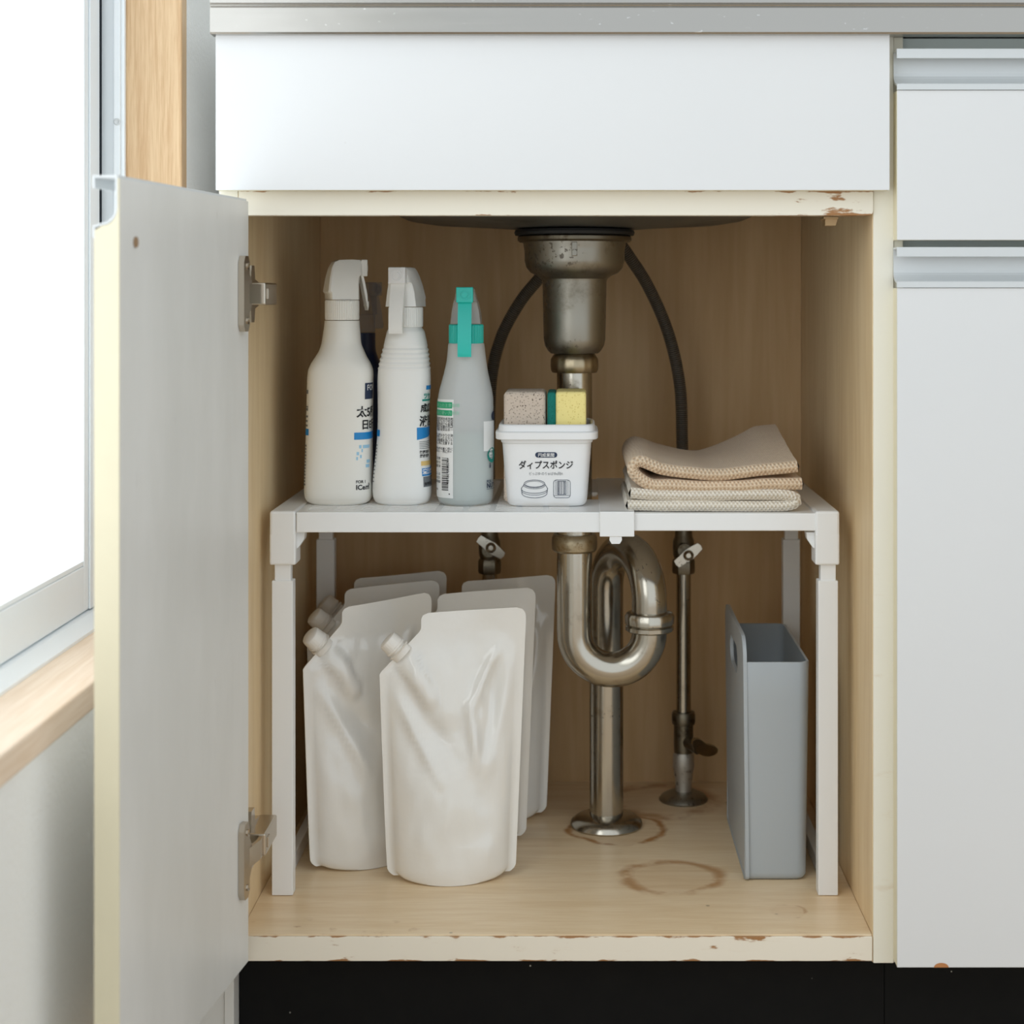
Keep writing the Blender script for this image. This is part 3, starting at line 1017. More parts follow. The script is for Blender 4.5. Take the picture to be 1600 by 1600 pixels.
# ------------------------------------------------------------------ spray bottles
def bottle(label, rows, y, depth_ratio, nexp, body_mat, base_z=SZ + 0.0003, ridges=None, nmin=2.0):
    """rows = [(py, left px, right px)] read off the silhouette; returns root, section lookup and surface map"""
    k = (D0 + y) / FPX
    cxp = (rows[1][1] + rows[1][2]) / 2
    cx = X(cxp, y)
    secs = []
    zb = base_z
    z_off = zb - Z(rows[0][0], y)
    for (py, l, r) in rows:
        a = (r - l) / 2 * k
        c = X((l + r) / 2, y)
        secs.append([Z(py, y) + z_off, a, c])
    amax = max(s[1] for s in secs)
    # resample smoothly
    S = []
    zs = [s[0] for s in secs]
    n = 220
    for i in range(n + 1):
        z = zs[0] + (zs[-1] - zs[0]) * (i / n)
        j = max(q for q in range(len(secs)) if zs[q] <= z + 1e-9)
        j = min(j, len(secs) - 2)
        t = (z - zs[j]) / (zs[j + 1] - zs[j])
        def cr(col):
            p0 = secs[max(j - 1, 0)][col]; p1 = secs[j][col]; p2 = secs[j + 1][col]; p3 = secs[min(j + 2, len(secs) - 1)][col]
            m1 = 0.5 * (p2 - p0); m2 = 0.5 * (p3 - p1)
            if j == 0: m1 = (p2 - p1)
            return (2 * t ** 3 - 3 * t * t + 1) * p1 + (t ** 3 - 2 * t * t + t) * m1 + (-2 * t ** 3 + 3 * t * t) * p2 + (t ** 3 - t * t) * m2
        a = cr(1); c = cr(2)
        w = min(1.0, max(0.0, (a / amax - 0.55) / 0.4))
        ne = nmin + (nexp - nmin) * w
        b = a * (1 - w) + a * depth_ratio * w
        if ridges and ridges[0] < z < ridges[1]:
            a += 0.00055 * math.sin((z - ridges[0]) / (ridges[1] - ridges[0]) * math.pi * 2 * ridges[2])
            b += 0.00055 * math.sin((z - ridges[0]) / (ridges[1] - ridges[0]) * math.pi * 2 * ridges[2])
        S.append((z, a, b, ne, c, y))
    root = thing('spray_bottle', label, 'bottle', (cx, y, zb), 'spray bottles on the shelf rack')
    body = obj('body', loft(S, 72), body_mat, root, 50)

    def sec(z):
        i = min(max((z - zs[0]) / (zs[-1] - zs[0]) * n, 0), n - 1e-6)
        j = int(i); t = i - j
        return [S[j][q] * (1 - t) + S[j + 1][q] * t for q in range(6)]

    # arc length table on the mid body
    zm, a, b, ne, c, yy = sec(zs[0] + 0.05)
    tab = [(0.0, 0.0, 0.0)]
    px_, py_ = 0.0, -b
    s = 0.0
    for q in range(1, 721):
        th = math.pi * q / 720
        x1_ = a * spow(math.sin(th), 2 / ne); y1_ = -b * spow(math.cos(th), 2 / ne)
        s += math.hypot(x1_ - px_, y1_ - py_)
        px_, py_ = x1_, y1_
        tab.append((s, th, x1_))

    def theta(sv):
        sg = 1 if sv >= 0 else -1
        v = abs(sv)
        lo, hi = 0, len(tab) - 1
        while hi - lo > 1:
            m = (lo + hi) // 2
            if tab[m][0] <= v: lo = m
            else: hi = m
        t = (v - tab[lo][0]) / max(tab[hi][0] - tab[lo][0], 1e-9)
        return sg * (tab[lo][1] + (tab[hi][1] - tab[lo][1]) * min(t, 1))

    def surf(sv, z, off=0.0003):
        th = theta(sv)
        _, a, b, ne, c, yy = sec(z)
        return (c + (a + off) * spow(math.sin(th), 2 / ne), yy - (b + off) * spow(math.cos(th), 2 / ne), z)

    def s_at(px):
        """arc position seen at a silhouette pixel on the front half"""
        xx = X(px, y) - c
        sg = 1 if xx >= 0 else -1
        best = min((t_ for t_ in tab if t_[1] <= math.pi / 2), key=lambda t_: abs(t_[2] - abs(xx)))
        return sg * best[0]
    zt = lambda py: Z(py, y) + z_off
    return root, body, surf, s_at, zt, S, k


def patch(surf, s0, s1, z0, z1, off=0.0003, ns=14, nz=6):
    vs, fs = [], []
    for j in range(nz + 1):
        for i in range(ns + 1):
            vs.append(surf(s0 + (s1 - s0) * i / ns, z0 + (z1 - z0) * j / nz, off))
    for j in range(nz):
        for i in range(ns):
            a = j * (ns + 1) + i
            fs.append((a, a + 1, a + ns + 2, a + ns + 1))
    return Geo().add(vs, fs)


def pieces(name, geos, mat, parent):
    return [obj(name, q, mat, parent) for q in geos]


def wtext(surf, body, s, z, size, bold=0.0, off=0.0005, stretch=1.0, rot=False):
    vs, fs = text_shape(body, size, bold)
    if rot:
        return Geo().add([surf(s - q, z - p * stretch, off) for p, q in vs], fs)
    return Geo().add([surf(s + p * stretch, z + q, off) for p, q in vs], fs)


def collar(cx, cy, z0, z1, r, ribs=44):
    def facet(k):
        return 1.0 if (k % 4) < 3 else 0.972
    h = z1 - z0
    return lathe([(0, z0), (r * 0.97, z0), (r, z0 + 0.0012), (r, z1 - 0.0012), (r * 0.96, z1), (0, z1)], (cx, cy, 0), ribs * 4, facet)


def spray_head(root, cx, cy, zc, face, mats, scale=1.0, trig_len=0.047, tip=True):
    """zc = top of the collar; face = direction of the nozzle, 0 = to the camera, +90deg = to the right"""
    R = Matrix.Translation((cx, cy, zc)) @ Matrix.Rotation(face, 4, 'Z') @ Matrix.Diagonal((scale if isinstance(scale, tuple) else (scale,) * 3) + (1,))
    sh, nz_, tg = mats
    poly = [(-.0165, -0.0005), (-.0168, .005), (-.0190, .0075), (-.0168, .0205), (-.0138, .0310), (-.0105, .0362), (-.005, .0385), (.010, .0390), (.0180, .0385),
            (.0205, .0375), (.0205, .0240), (.0180, .0225), (.0165, .014), (.0165, -0.0005)]
    vs, fs = [], []
    n = len(poly)

    def hw(z):
        t = min(max(z / 0.036, 0), 1)
        return 0.0162 - 0.0068 * t ** 1.4
    lay = [(-1, 0.90), (-0.86, 1.0), (0.86, 1.0), (1, 0.90)]
    for s, kk in lay:
        for (f, z) in poly:
            fc, zc_ = 0.0, 0.019
            vs.append((s * hw(z), -(fc + (f - fc) * kk), zc_ + (z - zc_) * (kk if z > 0.002 else 1.0)))
    for q in range(3):
        for i in range(n):
            j = (i + 1) % n
            fs.append((q * n + i, q * n + j, (q + 1) * n + j, (q + 1) * n + i))
    fs.append(tuple(range(n))[::-1]); fs.append(tuple(3 * n + i for i in range(n)))
    obj('shroud', Geo().add(vs, fs).xf(R), sh, root, 38)
    # nozzle block
    g = box(-0.0090, 0.0090, -0.0275, -0.0200, 0.0225, 0.0390, 0.0010)
    nb = obj('nozzle', g.xf(R), nz_, root)
    ring = lathe([(0, 0), (0.0062, 0), (0.0062, 0.0010), (0.0048, 0.0010), (0.0046, 0.0002), (0.0034, 0.0002), (0.0032, 0.0012), (0.0, 0.0014)], seg=28)
    ring.xf(R @ Matrix.Translation((0, -0.0275, 0.0308)) @ Matrix.Rotation(math.pi / 2, 4, 'X'))
    obj('nozzle_ring', ring, nz_, nb, 35)
    # trigger blade
    p = [(-0.0215, 0.0230), (-0.0235, 0.016), (-0.0262, 0.004), (-0.0285, -0.010), (-0.0292, 0.023 - trig_len + 0.004), (-0.0280, 0.023 - trig_len)]
    pl = ribbon(p, 0.0028)
    g = prism(pl, 'x', -0.0073, 0.0073)
    obj('trigger', g.xf(R), tg, root, 30)


# --- large warm-white bottle, head turned to the right
rows = [(793, 487, 573), (789.5, 481.5, 578.5), (783, 478, 581), (772, 476.8, 581.8), (700, 479, 581.5), (640, 480.5, 582), (600, 481.5, 582.5), (586, 483, 582), (576, 487, 578.5), (567, 492.5, 573.5),
        (557, 498.5, 569), (545, 502.5, 564.5), (530, 505, 563), (509, 507.5, 561.5)]
r1, b1, surf, s_at, zt, S, k1 = bottle('large warm-white spray bottle, leftmost, with its nozzle turned to the right', rows, 0.180, 0.80, 3.2, 'bottle_w')
c1x = X(534.5, 0.18)
obj('collar', collar(c1x, 0.18, zt(508), zt(477), 0.0178), 'bottle_w', r1, 20)
spray_head(r1, c1x, 0.18, zt(475.5), math.radians(112), ('bottle_w', 'bottle_w', 'bottle_w'), (0.92, 0.92, 1.06), 0.030)
s = s_at(558)
g = patch(surf, s, s + 0.045, zt(692), zt(681))
obj('label_band', g, 'ink_blue', r1)
s2 = s_at(573)
bd = obj('label_badge', patch(surf, s2, s2 + 0.022, zt(630), zt(605)), 'ink_navy', r1)
obj('badge_text', wtext(surf, 'FOR', s2 + 0.0022, zt(616.5), 0.0085, 0.0, 0.0007), 'ink_white', bd)
pieces('label_lettering', [wtext(surf, '太5所', s_at(561), zt(656), 0.0120, 0.0003),
                           wtext(surf, '日E斤', s_at(568), zt(675), 0.0108, 0.0003),
                           wtext(surf, 'FOR 1', s_at(561), zt(759), 0.0042, 0.0001),
                           wtext(surf, 'ICe㎡', s_at(561), zt(769), 0.0070, 0.0002)], 'ink', r1)
g = Geo()
for (pa, pya, w_, h_) in ((565.5, 703, .0026, .0034), (571, 703, .0100, .0034), (569, 709, .0016, .0030), (562, 713.5, .0026, .0032), (567, 718, .0018, .0040), (561.5, 721, .0018, .0026), (576, 726, .006, .002), (575, 733, .006, .002)):
    sa = s_at(pa)
    g.merge(patch(surf, sa, sa + w_, zt(pya + 2.5), zt(pya - 2.5), 0.0003, 3, 2))
obj('label_marks', g, 'ink_sky', r1)['kind'] = 'stuff'
sl = s_at(486.5)
obj('label_band', patch(surf, sl - 0.03, sl, zt(686), zt(676)), 'ink_blue', r1)
g = Geo()
for (py, h_, w_) in ((619, 6, .0022), (642, 2, .0032), (646, 4, .0030), (657, 3, .0032), (664, 3, .0024), (671, 3, .0030)):
    g.merge(patch(surf, sl - 0.012, sl - 0.004 + w_ * 0.6, zt(py + h_ / 2), zt(py - h_ / 2), 0.0003, 5, 2))
for i, py in enumerate(range(702, 764, 5)):
    g.merge(patch(surf, sl - 0.022, sl - 0.0035 - 0.0003 * (i % 3), zt(py + 1.6), zt(py - 1.2), 0.0003, 6, 2))
obj('label_lines', g, 'ink_grey', r1)['kind'] = 'stuff'

# --- navy bottle behind
rows = [(760, 520, 604), (756, 516, 608), (745, 514, 610), (650, 514, 610), (605, 515, 609), (590, 518, 606), (572, 524.5, 599.5), (556, 531, 593), (540, 536.5, 587.5), (525, 537.5, 586.5), (511, 537.5, 586.5)]
r2, b2, surf2, s2_, zt2, S2, k2 = bottle('navy blue spray bottle with a smoky clear head behind the warm-white bottle', rows, 0.272, 0.6, 3.0, 'navy')
c2x = X(562, 0.272)
obj('collar', collar(c2x, 0.272, zt2(510), zt2(482), 0.0170), 'smoke', r2, 20)
spray_head(r2, c2x, 0.272, zt2(482), math.radians(60), ('smoke', 'smoke', 'smoke'), 0.9, 0.04)

# --- ribbed white bottle in the middle
rows = [(795.5, 592, 666), (792, 587, 670.5), (785, 584, 673.2), (775, 583, 674), (755, 583.8, 673.4), (720, 587.5, 671.5), (690, 590, 670.5), (655, 591, 670.5), (615, 590.5, 672.3), (595, 591, 672.5), (582, 592.3, 671.5),
        (570, 595, 670.3), (555, 598.8, 668.6), (540, 602, 666), (528, 604.8, 663.3), (523.5, 607.5, 660.5), (521, 610, 658)]
y3 = 0.178
r3, b3, surf, s_at, zt, S, k3 = bottle('white waisted spray bottle with a ribbed shoulder, between warm-white and teal-topped bottles', rows, y3, 0.85, 3.0, 'bottle_w2',
                                       ridges=(Z(577, y3), Z(541, y3), 5))
c3x = X(634, y3)
obj('collar', collar(c3x, y3, zt(521), zt(490), 0.0180), 'bottle_w2', r3, 20)
spray_head(r3, c3x, y3, zt(488.5), math.radians(-14), ('bottle_w2', 'pp_white', 'bottle_w2'), 1.03, 0.050)
s = s_at(655)
wedge = Geo()
ns = 12
vs, fs = [], []
for i in range(ns + 1):
    sv = s + 0.040 * i / ns
    vs += [surf(sv, zt(695 - 9 * i / ns)), surf(sv, zt(676 - 34 * min(i / 4.0, 1) * 0.0))]
fs = [(2 * i, 2 * i + 2, 2 * i + 3, 2 * i + 1) for i in range(ns)]
obj('label_band', Geo().add(vs, fs), 'ink_blue', r3)
pieces('label_band', [patch(surf, s_at(667), s_at(667) + 0.03, zt(618), zt(611.5)),
                      patch(surf, s_at(661), s_at(661) + 0.04, zt(751), zt(739))], 'ink_blue', r3)
pieces('label_lettering', [wtext(surf, '成反爽', s_at(660), zt(651), 0.0090, 0.0003),
                           wtext(surf, '液浴消', s_at(658.5), zt(673), 0.0120, 0.0003),
                           wtext(surf, '除菌消臭', s_at(658.5), zt(716), 0.0036, 0.0001),
                           wtext(surf, '厨房洗浄', s_at(658.5), zt(722), 0.0036, 0.0001),
                           wtext(surf, '台所用品', s_at(663.5), zt(765), 0.0036, 0.0001)], 'ink', r3)
pieces('label_marks', [patch(surf, s_at(662), s_at(662) + 0.03, zt(635.5), zt(632.5)),
                       wtext(surf, 'ツヤ', s_at(663.5), zt(631), 0.0065, 0.0003)], 'ink_teal', r3)
g = Geo()
for i in range(5):
    py = 698 + i * 2.6
    g.merge(patch(surf, s_at(658.5), s_at(658.5) + 0.03, zt(py + 0.5), zt(py - 0.4), 0.0003, 8, 1))
g.merge(patch(surf, s_at(662.5), s_at(662.5) + 0.03, zt(768), zt(752), 0.0002, 8, 2))
obj('label_lines', g, 'ink_grey', r3)['kind'] = 'stuff'
obj('label_panel', patch(surf, s_at(660), s_at(660) + 0.03, zt(735), zt(728)), 'ink_yellow', r3)
obj('label_text', wtext(surf, '清潔除菌', s_at(661.5), zt(747.5), 0.0058, 0.0002, 0.0006), 'ink_white', r3)
sl = s_at(594)
g = patch(surf, sl - 0.02, sl, zt(690), zt(680))
obj('label_band', g, 'ink_blue', r3)
g = Geo()
for py in (704, 709, 714, 719, 724, 730, 736, 742, 748, 754, 760):
    g.merge(patch(surf, sl - 0.02, sl - 0.003, zt(py + 1.0), zt(py - 1.0), 0.0003, 6, 1))
obj('label_lines', g, 'ink_grey', r3)['kind'] = 'stuff'

# --- translucent bottle with teal trigger
rows = [(796.5, 692, 763), (793, 687, 767.5), (787, 684, 770), (777, 683, 771), (740, 683, 771.2), (690, 683.2, 771.3), (645, 684, 771), (630, 684.8, 770.5), (618, 687, 768.5), (606, 690.3, 765.8), (592, 694, 762.8),
        (577, 697.2, 760.4), (562, 699.2, 758.4), (550, 700, 757), (546, 700.8, 756.4)]
y4 = 0.170
r4, b4, surf, s_at, zt, S, k4 = bottle('translucent half-full spray bottle with a teal trigger and collar', rows, y4, 0.92, 2.3, 'milky')
c4x = X(728.5, y4)
liq = [(z + 0.0012, a - 0.0013, b - 0.0013, n, c, y) for (z, a, b, n, c, y) in S if z < zt(686)]
obj('liquid', loft(liq, 72), 'liquid', r4, 50, label='pale greenish liquid filling the lower half')
obj('collar', collar(c4x, y4, zt(546), zt(516.5), 0.0180), 'teal', r4, 20)
spray_head(r4, c4x, y4, zt(515), 0.0, ('clear', 'teal', 'teal'), 0.96, 0.058)
sa, sb = s_at(684.8), s_at(711)
lab = obj('label_panel', patch(surf, sa - 0.012, sb, zt(784), zt(632), 0.0004, 16, 24), 'label_white', r4, label='white back label with barcode')
g = patch(surf, sa - 0.01, sb - 0.0014, zt(645.5), zt(636), 0.0007)
g.merge(patch(surf, sa - 0.01, sb - 0.0014, zt(657), zt(648.5), 0.0007))
obj('green_bar', g, 'ink_green', lab)
g = wtext(surf, '使用上の注意事項', sa - 0.002, zt(643.3), 0.0042, 0.0, 0.0009)
g.merge(wtext(surf, '用途と使い方表示', sa - 0.002, zt(655), 0.0042, 0.0, 0.0009))
obj('bar_text', g, plain('pale_green_ink', srgb(150, 214, 186), 0.5), lab)
g = Geo()
lines = ['品名住宅用合成洗剤', '液性弱アルカリ性成', '界面活性剤三％金属', '封鎖剤正味量四百㎖', '使用量の目安は水一', '', '用途台所まわりの油', '汚れ落とし使えない', 'もの塗装面水洗いで', 'きない所に注意する', '', '子供の手の届く所に', '置かない・用途外×', '']
for i, ln in enumerate(lines):
    if ln:
        g.merge(wtext(surf, ln, sa - 0.003, zt(663.5 + i * 4.2), 0.0031, 0.00002, 0.0007))
for i in range(9):
    g.merge(wtext(surf, ['火気注意', '換気する', '保護手袋', '', '目に入る', '水で洗う', '医師相談', '', '42 08'][i], sa - 0.003, zt(725 + i * 6), 0.0031, 0.00002, 0.0007))
random.seed(3)
py = 722.0
while py < 771:
    h_ = random.choice((0.55, 0.55, 0.9, 1.4))
    g.merge(patch(surf, s_at(693.5), s_at(703.8), zt(py + h_), zt(py), 0.0007, 4, 1))
    py += h_ + random.choice((0.7, 0.9, 1.5))
g.merge(wtext(surf, '4902030 56789', s_at(705), zt(722), 0.0042, 0.0, 0.0007, 1.0, True))
g.merge(patch(surf, s_at(704.5), s_at(706.3), zt(778.5), zt(776.5), 0.0007, 2, 1))
obj('label_print', g, 'ink', lab)['kind'] = 'stuff'
sr = s_at(757)
g = patch(surf, sr, sr + 0.03, zt(712), zt(630 + 36), 0.0004, 14, 10)
fl = obj('front_label', g, 'label_white', r4, label='white front label wrapping round the right side')
vs = [surf(s_at(765) + 0.006 + 0.009 * math.cos(a), zt(719) + 0.0078 * math.sin(a), 0.0007) for a in [2 * math.pi * i / 32 for i in range(32)]]
obj('green_disc', Geo().add(vs, [tuple(range(32))]), 'ink_teal', fl)
vs = [surf(s_at(769) + 0.005 + 0.007 * math.cos(a), zt(658.5) + 0.0050 * math.sin(a), 0.0007) for a in [2 * math.pi * i / 24 for i in range(24)]]
obj('blue_emblem', Geo().add(vs, [tuple(range(24))]), 'ink_navy', fl)
g = wtext(surf, '除', s_at(764.5), zt(721.5), 0.0055, 0.0002, 0.0010)
obj('disc_text', g, 'ink_white', fl)
g = wtext(surf, '日', s_at(765), zt(735), 0.0032, 0.0001, 0.0007)
g.merge(wtext(surf, '本', s_at(765), zt(738.5), 0.0032, 0.0001, 0.0007))
g.merge(wtext(surf, 'FOR 1', s_at(761.5), zt(761), 0.0040, 0.0001, 0.0007))
g.merge(wtext(surf, 'NUT 4', s_at(761.5), zt(769), 0.0068, 0.0002, 0.0007))
g.merge(patch(surf, s_at(761.5), s_at(761.5) + 0.02, zt(771.3), zt(770.7), 0.0007, 6, 1))
obj('front_print', g, 'ink_navy', fl)

# ------------------------------------------------------------------ sponge tub
ty0 = 0.138                         # front face
tcy = ty0 + 0.045
tcx = X(854, ty0)
tub = thing('sponge_tub', 'white square plastic tub printed with Japanese lettering, holding two sponges', 'tub', (tcx, tcy, SZ + 0.0003))
zb = SZ + 0.0003
H = lambda py: Z(py, ty0) - Z(798, ty0) + zb


def tub_half(z):
    t = (z - zb) / (H(693) - zb)
    return 0.0412 + 0.0050 * t


prof = [(zb, 0.0345), (zb + 0.0004, 0.0375), (zb + 0.0018, 0.0398), (zb + 0.0045, 0.0412)]
prof += [(zb + 0.0045 + (H(699) - zb - 0.0045) * i / 10, tub_half(zb + 0.0045 + (H(699) - zb - 0.0045) * i / 10)) for i in range(1, 11)]
prof += [(H(697), 0.0472), (H(692.5), 0.0474), (H(692.3), 0.0516), (H(691), 0.0526), (H(681), 0.0527), (H(679.5), 0.0518), (H(678.8), 0.0500), (H(671), 0.0494), (H(669), 0.0484), (H(668.4), 0.0470),
         (H(670), 0.0455), (H(692), 0.0444), (zb + 0.006, 0.0395), (zb + 0.0035, 0.037), (zb + 0.003, 0.02)]
secs = [(z, r, r, 7.5, tcx, tcy) for z, r in prof]
obj('bowl', loft(secs, 96), 'pp_white', tub, 40)


def tub_front(px, py, off=0.0004):
    z = H(py)
    r = tub_half(z)
    xx = X(px, ty0) - tcx
    return (tcx + xx, tcy - (r + off) * (1 - min(abs(xx / r), 0.999) ** 7.5) ** (1 / 7.5), z)


def ttext(body, px, py, hpx, bold=0.0, wpx=None):
    vs, fs = text_shape(body, 1.0, bold, 'CENTER')
    xs_ = [v[0] for v in vs]
    w = max(xs_) - min(xs_); mid = (max(xs_) + min(xs_)) / 2
    sx = (wpx / w) if wpx else hpx
    return Geo().add([tub_front(px + (p - mid) * sx, py - q * hpx, 0.0006) for p, q in vs], fs)


def line(pts, w, closed=False):
    """ink line in tub pixels"""
    P = [Vector(p) for p in pts]
    if closed:
        P = P + [P[0]]
    g = Geo()
    for a, b in zip(P[:-1], P[1:]):
        d = (b - a)
        if d.length < 1e-6: continue
        nrm = Vector((-d.y, d.x)).normalized() * w / 2
        e = d.normalized() * w * 0.3
        q = [a - e - nrm, b + e - nrm, b + e + nrm, a - e + nrm]
        g.add([tub_front(p.x, p.y, 0.0006) for p in q], [(0, 1, 2, 3)])
    return g


def ell(cx, cy, rx, ry, a0=0, a1=360, n=28):
    return [(cx + rx * math.cos(math.radians(a0 + (a1 - a0) * i / n)), cy + ry * math.sin(math.radians(a0 + (a1 - a0) * i / n))) for i in range(n + 1)]


pill = ell(866.5, 716, 4.2, 4.2, -90, 90, 10) + ell(840.5, 716, 4.2, 4.2, 90, 270, 10)
cpt = tub_front(853.5, 716, 0.0005)
vs = [tub_front(a, b, 0.0005) for a, b in pill]
pb = obj('print_pill', Geo().add(vs, [tuple(range(len(vs)))]), 'ink_navy', tub)
obj('pill_text', Geo().merge(ttext('円成業閲', 853.5, 718.6, 6.6, 0.008, 25)).xf(Matrix.Translation((0, -0.0003, 0))), 'ink_white', pb)
obj('print_title', ttext('ダィプスポンジ', 853, 737, 14, 0.018, 85), 'ink', tub)
obj('print_subtitle', ttext('ピっぷゆ-のりゅばゆe同H', 853, 747.6, 5.6, 0.0, 52), 'ink_grey', tub)
g = Geo()
L = 0.75
g.merge(line(ell(835, 761.5, 16.2, 6.0), L)); g.merge(line(ell(835, 762.0, 14.2, 4.6), L * 0.7))
g.merge(line([(818.8, 762)] + ell(835, 768.5, 20.0, 6.5, 205, 180, 6) + ell(835, 769.5, 20.6, 7.0, 180, 0, 24) + [(855, 768), (851.2, 762)], L))
g.merge(line(ell(835, 763.8, 16.6, 5.6, 175, 5), L * 0.8))
g.merge(line(ell(835, 772.0, 20.4, 7.4, 178, 2), L * 0.8))
g.merge(line([(814.6, 768), (815.2, 776)] + ell(835, 776.5, 19.6, 7.2, 180, 0, 24) + [(855.4, 768)], L))


def rrect(x0, y0, x1, y1, r):
    return ell(x1 - r, y0 + r, r, r, -90, 0, 5) + ell(x1 - r, y1 - r, r, r, 0, 90, 5) + ell(x0 + r, y1 - r, r, r, 90, 180, 5) + ell(x0 + r, y0 + r, r, r, 180, 270, 5)


g.merge(line(rrect(865, 755.5, 891, 783.5, 4.5), L, True))
g.merge(line([(868.5, 756), (868.5, 779)], L * 0.7)); g.merge(line([(887.5, 756), (887.5, 779)], L * 0.7)); g.merge(line([(866, 780), (890, 780)], L * 0.7))
g.merge(line([(871, 757.5), (884.5, 757.5), (884.5, 778.5), (871, 778.5)], L, True))
for i, xx in enumerate((872.8, 874.6, 876.6, 878.0, 880.4, 882.2)):
    g.merge(line([(xx, 758), (xx, 778.5)], L * (1.4 if i in (0, 5) else 0.7)))
obj('print_drawing', g, 'ink_navy', tub)

# sponges standing in the tub
sy0, sy1 = 0.150, 0.214
szb, szt = zb + 0.0036, Z(612, sy0)
def sponge_box(x0, x1, bev=0.0045):
    return box(x0, x1, sy0, sy1, szb, szt, bev, 4)
bx0, bx1 = X(787, sy0), X(852.5, sy0)
sp1 = obj('sponge', sponge_box(bx0, bx1), 'sponge_b', None, 40)
sp1['label'] = 'beige-grey sponge standing at the left in the white tub'
sp1['category'] = 'sponge'; sp1['group'] = 'sponges in the white tub'
yx0, yx1, yx2 = X(855, sy0), X(868.5, sy0), X(916, sy0)
sp2 = thing('sponge', 'yellow sponge with a green scouring side in the white tub', 'sponge', ((yx0 + yx2) / 2, 0.18, szb), 'sponges in the white tub')
obj('foam', box(yx1 - 0.0002, yx2, sy0, sy1, szb, szt, 0.0032, 4), 'sponge_y', sp2, 40)
obj('scouring_layer', box(yx0, yx1, sy0 + 0.0004, sy1, szb, szt - 0.0008, 0.0024, 3), 'scour', sp2, 40)


# ------------------------------------------------------------------ folded towels
def folded(path_fn, ns, nv, y0, y1, th, zlift, seed):
    """path_fn(t) -> (px, py) of the sheet's mid line on the front edge; swept back with a soft lift"""
    k0 = (D0 + y0) / FPX
    grid_o, grid_i, uvs = [], [], []
    for j in range(nv + 1):
        v = j / nv
        yy = y0 + (y1 - y0) * v
        L = 0.0
        pts = []
        for i in range(ns + 1):
            t = i / ns
            px, py = path_fn(t, v)
            x = X(px, y0); z = Z(py, y0)
            w = noise.noise(Vector((x * 30 + seed, yy * 22, t * 3)))
            z += 0.0011 * w + zlift(x, v, t)
            x += 0.0012 * noise.noise(Vector((z * 60, yy * 40, seed)))
            pts.append(Vector((x, z)))
        ro, ri = [], []
        for i in range(ns + 1):
            a, b = pts[max(i - 1, 0)], pts[min(i + 1, ns)]
            d = (b - a).normalized()
            n = Vector((-d.y, d.x))
            if i: L += (pts[i] - pts[i - 1]).length
            e = 0.97 if v < 0.001 or v > 0.999 else 1.0     # soft front hem
            hh = th / 2 * e
            yj = yy + 0.0025 * noise.noise(Vector((L * 25, seed, j * 0.3)))
            ro.append(((pts[i].x + n.x * hh, yj, pts[i].y + n.y * hh), (L, yy)))
            ri.append(((pts[i].x - n.x * hh, yj, pts[i].y - n.y * hh), (L, yy)))
        grid_o.append(ro); grid_i.append(ri)
    vs, uv, fs = [], [], []
    for G_ in (grid_o, grid_i):
        for row in G_:
            for p, u in row:
                vs.append(p); uv.append(u)
    N, Q = ns + 1, (ns + 1) * (nv + 1)
    idx = lambda s, j, i: s * Q + j * N + i
    for j in range(nv):
        for i in range(ns):
            fs.append((idx(0, j, i), idx(0, j, i + 1), idx(0, j + 1, i + 1), idx(0, j + 1, i)))
            fs.append((idx(1, j, i), idx(1, j + 1, i), idx(1, j + 1, i + 1), idx(1, j, i + 1)))
    # rounded rim: one extra row pushed outwards along the front, back and both ends
    def rim(loop):
        base = len(vs)
        for (a, b, out) in loop:
            m = (Vector(vs[a]) + Vector(vs[b])) / 2 + Vector(out)
            vs.append(tuple(m)); uv.append((uv[a][0], uv[a][1] - 0.004 if out[1] else uv[a][1]))
        for q in range(len(loop) - 1):
            a0, b0, _ = loop[q]; a1, b1, _ = loop[q + 1]
            fs.append((a0, a1, base + q + 1, base + q)); fs.append((base + q, base + q + 1, b1, b0))
    rim([(idx(0, 0, i), idx(1, 0, i), (0, -th * 0.38, 0)) for i in range(N)])
    rim([(idx(0, nv, i), idx(1, nv, i), (0, th * 0.28, 0)) for i in range(N)])
    for i in (0, ns):
        rim([(idx(0, j, i), idx(1, j, i), (0.0022, 0, 0) if path_fn(0 if i == 0 else 1, 0)[0] > 1100 else (-0.0022, 0, 0)) for j in range(nv + 1)])
    return Geo().add(vs, fs, uv)


def poly_at(pts):
    sm = smooth_path([(a, b, 0) for a, b in pts], 12)
    acc = [0.0]
    for a, b in zip(sm[:-1], sm[1:]):
        acc.append(acc[-1] + (b - a).length)

    def f(t, v=0):
        s = t * acc[-1]
        lo = 0
        while lo < len(acc) - 2 and acc[lo + 1] < s: lo += 1
        u = (s - acc[lo]) / max(acc[lo + 1] - acc[lo], 1e-9)
        p = sm[lo] + (sm[lo + 1] - sm[lo]) * min(u, 1)
        return p.x, p.y
    return f


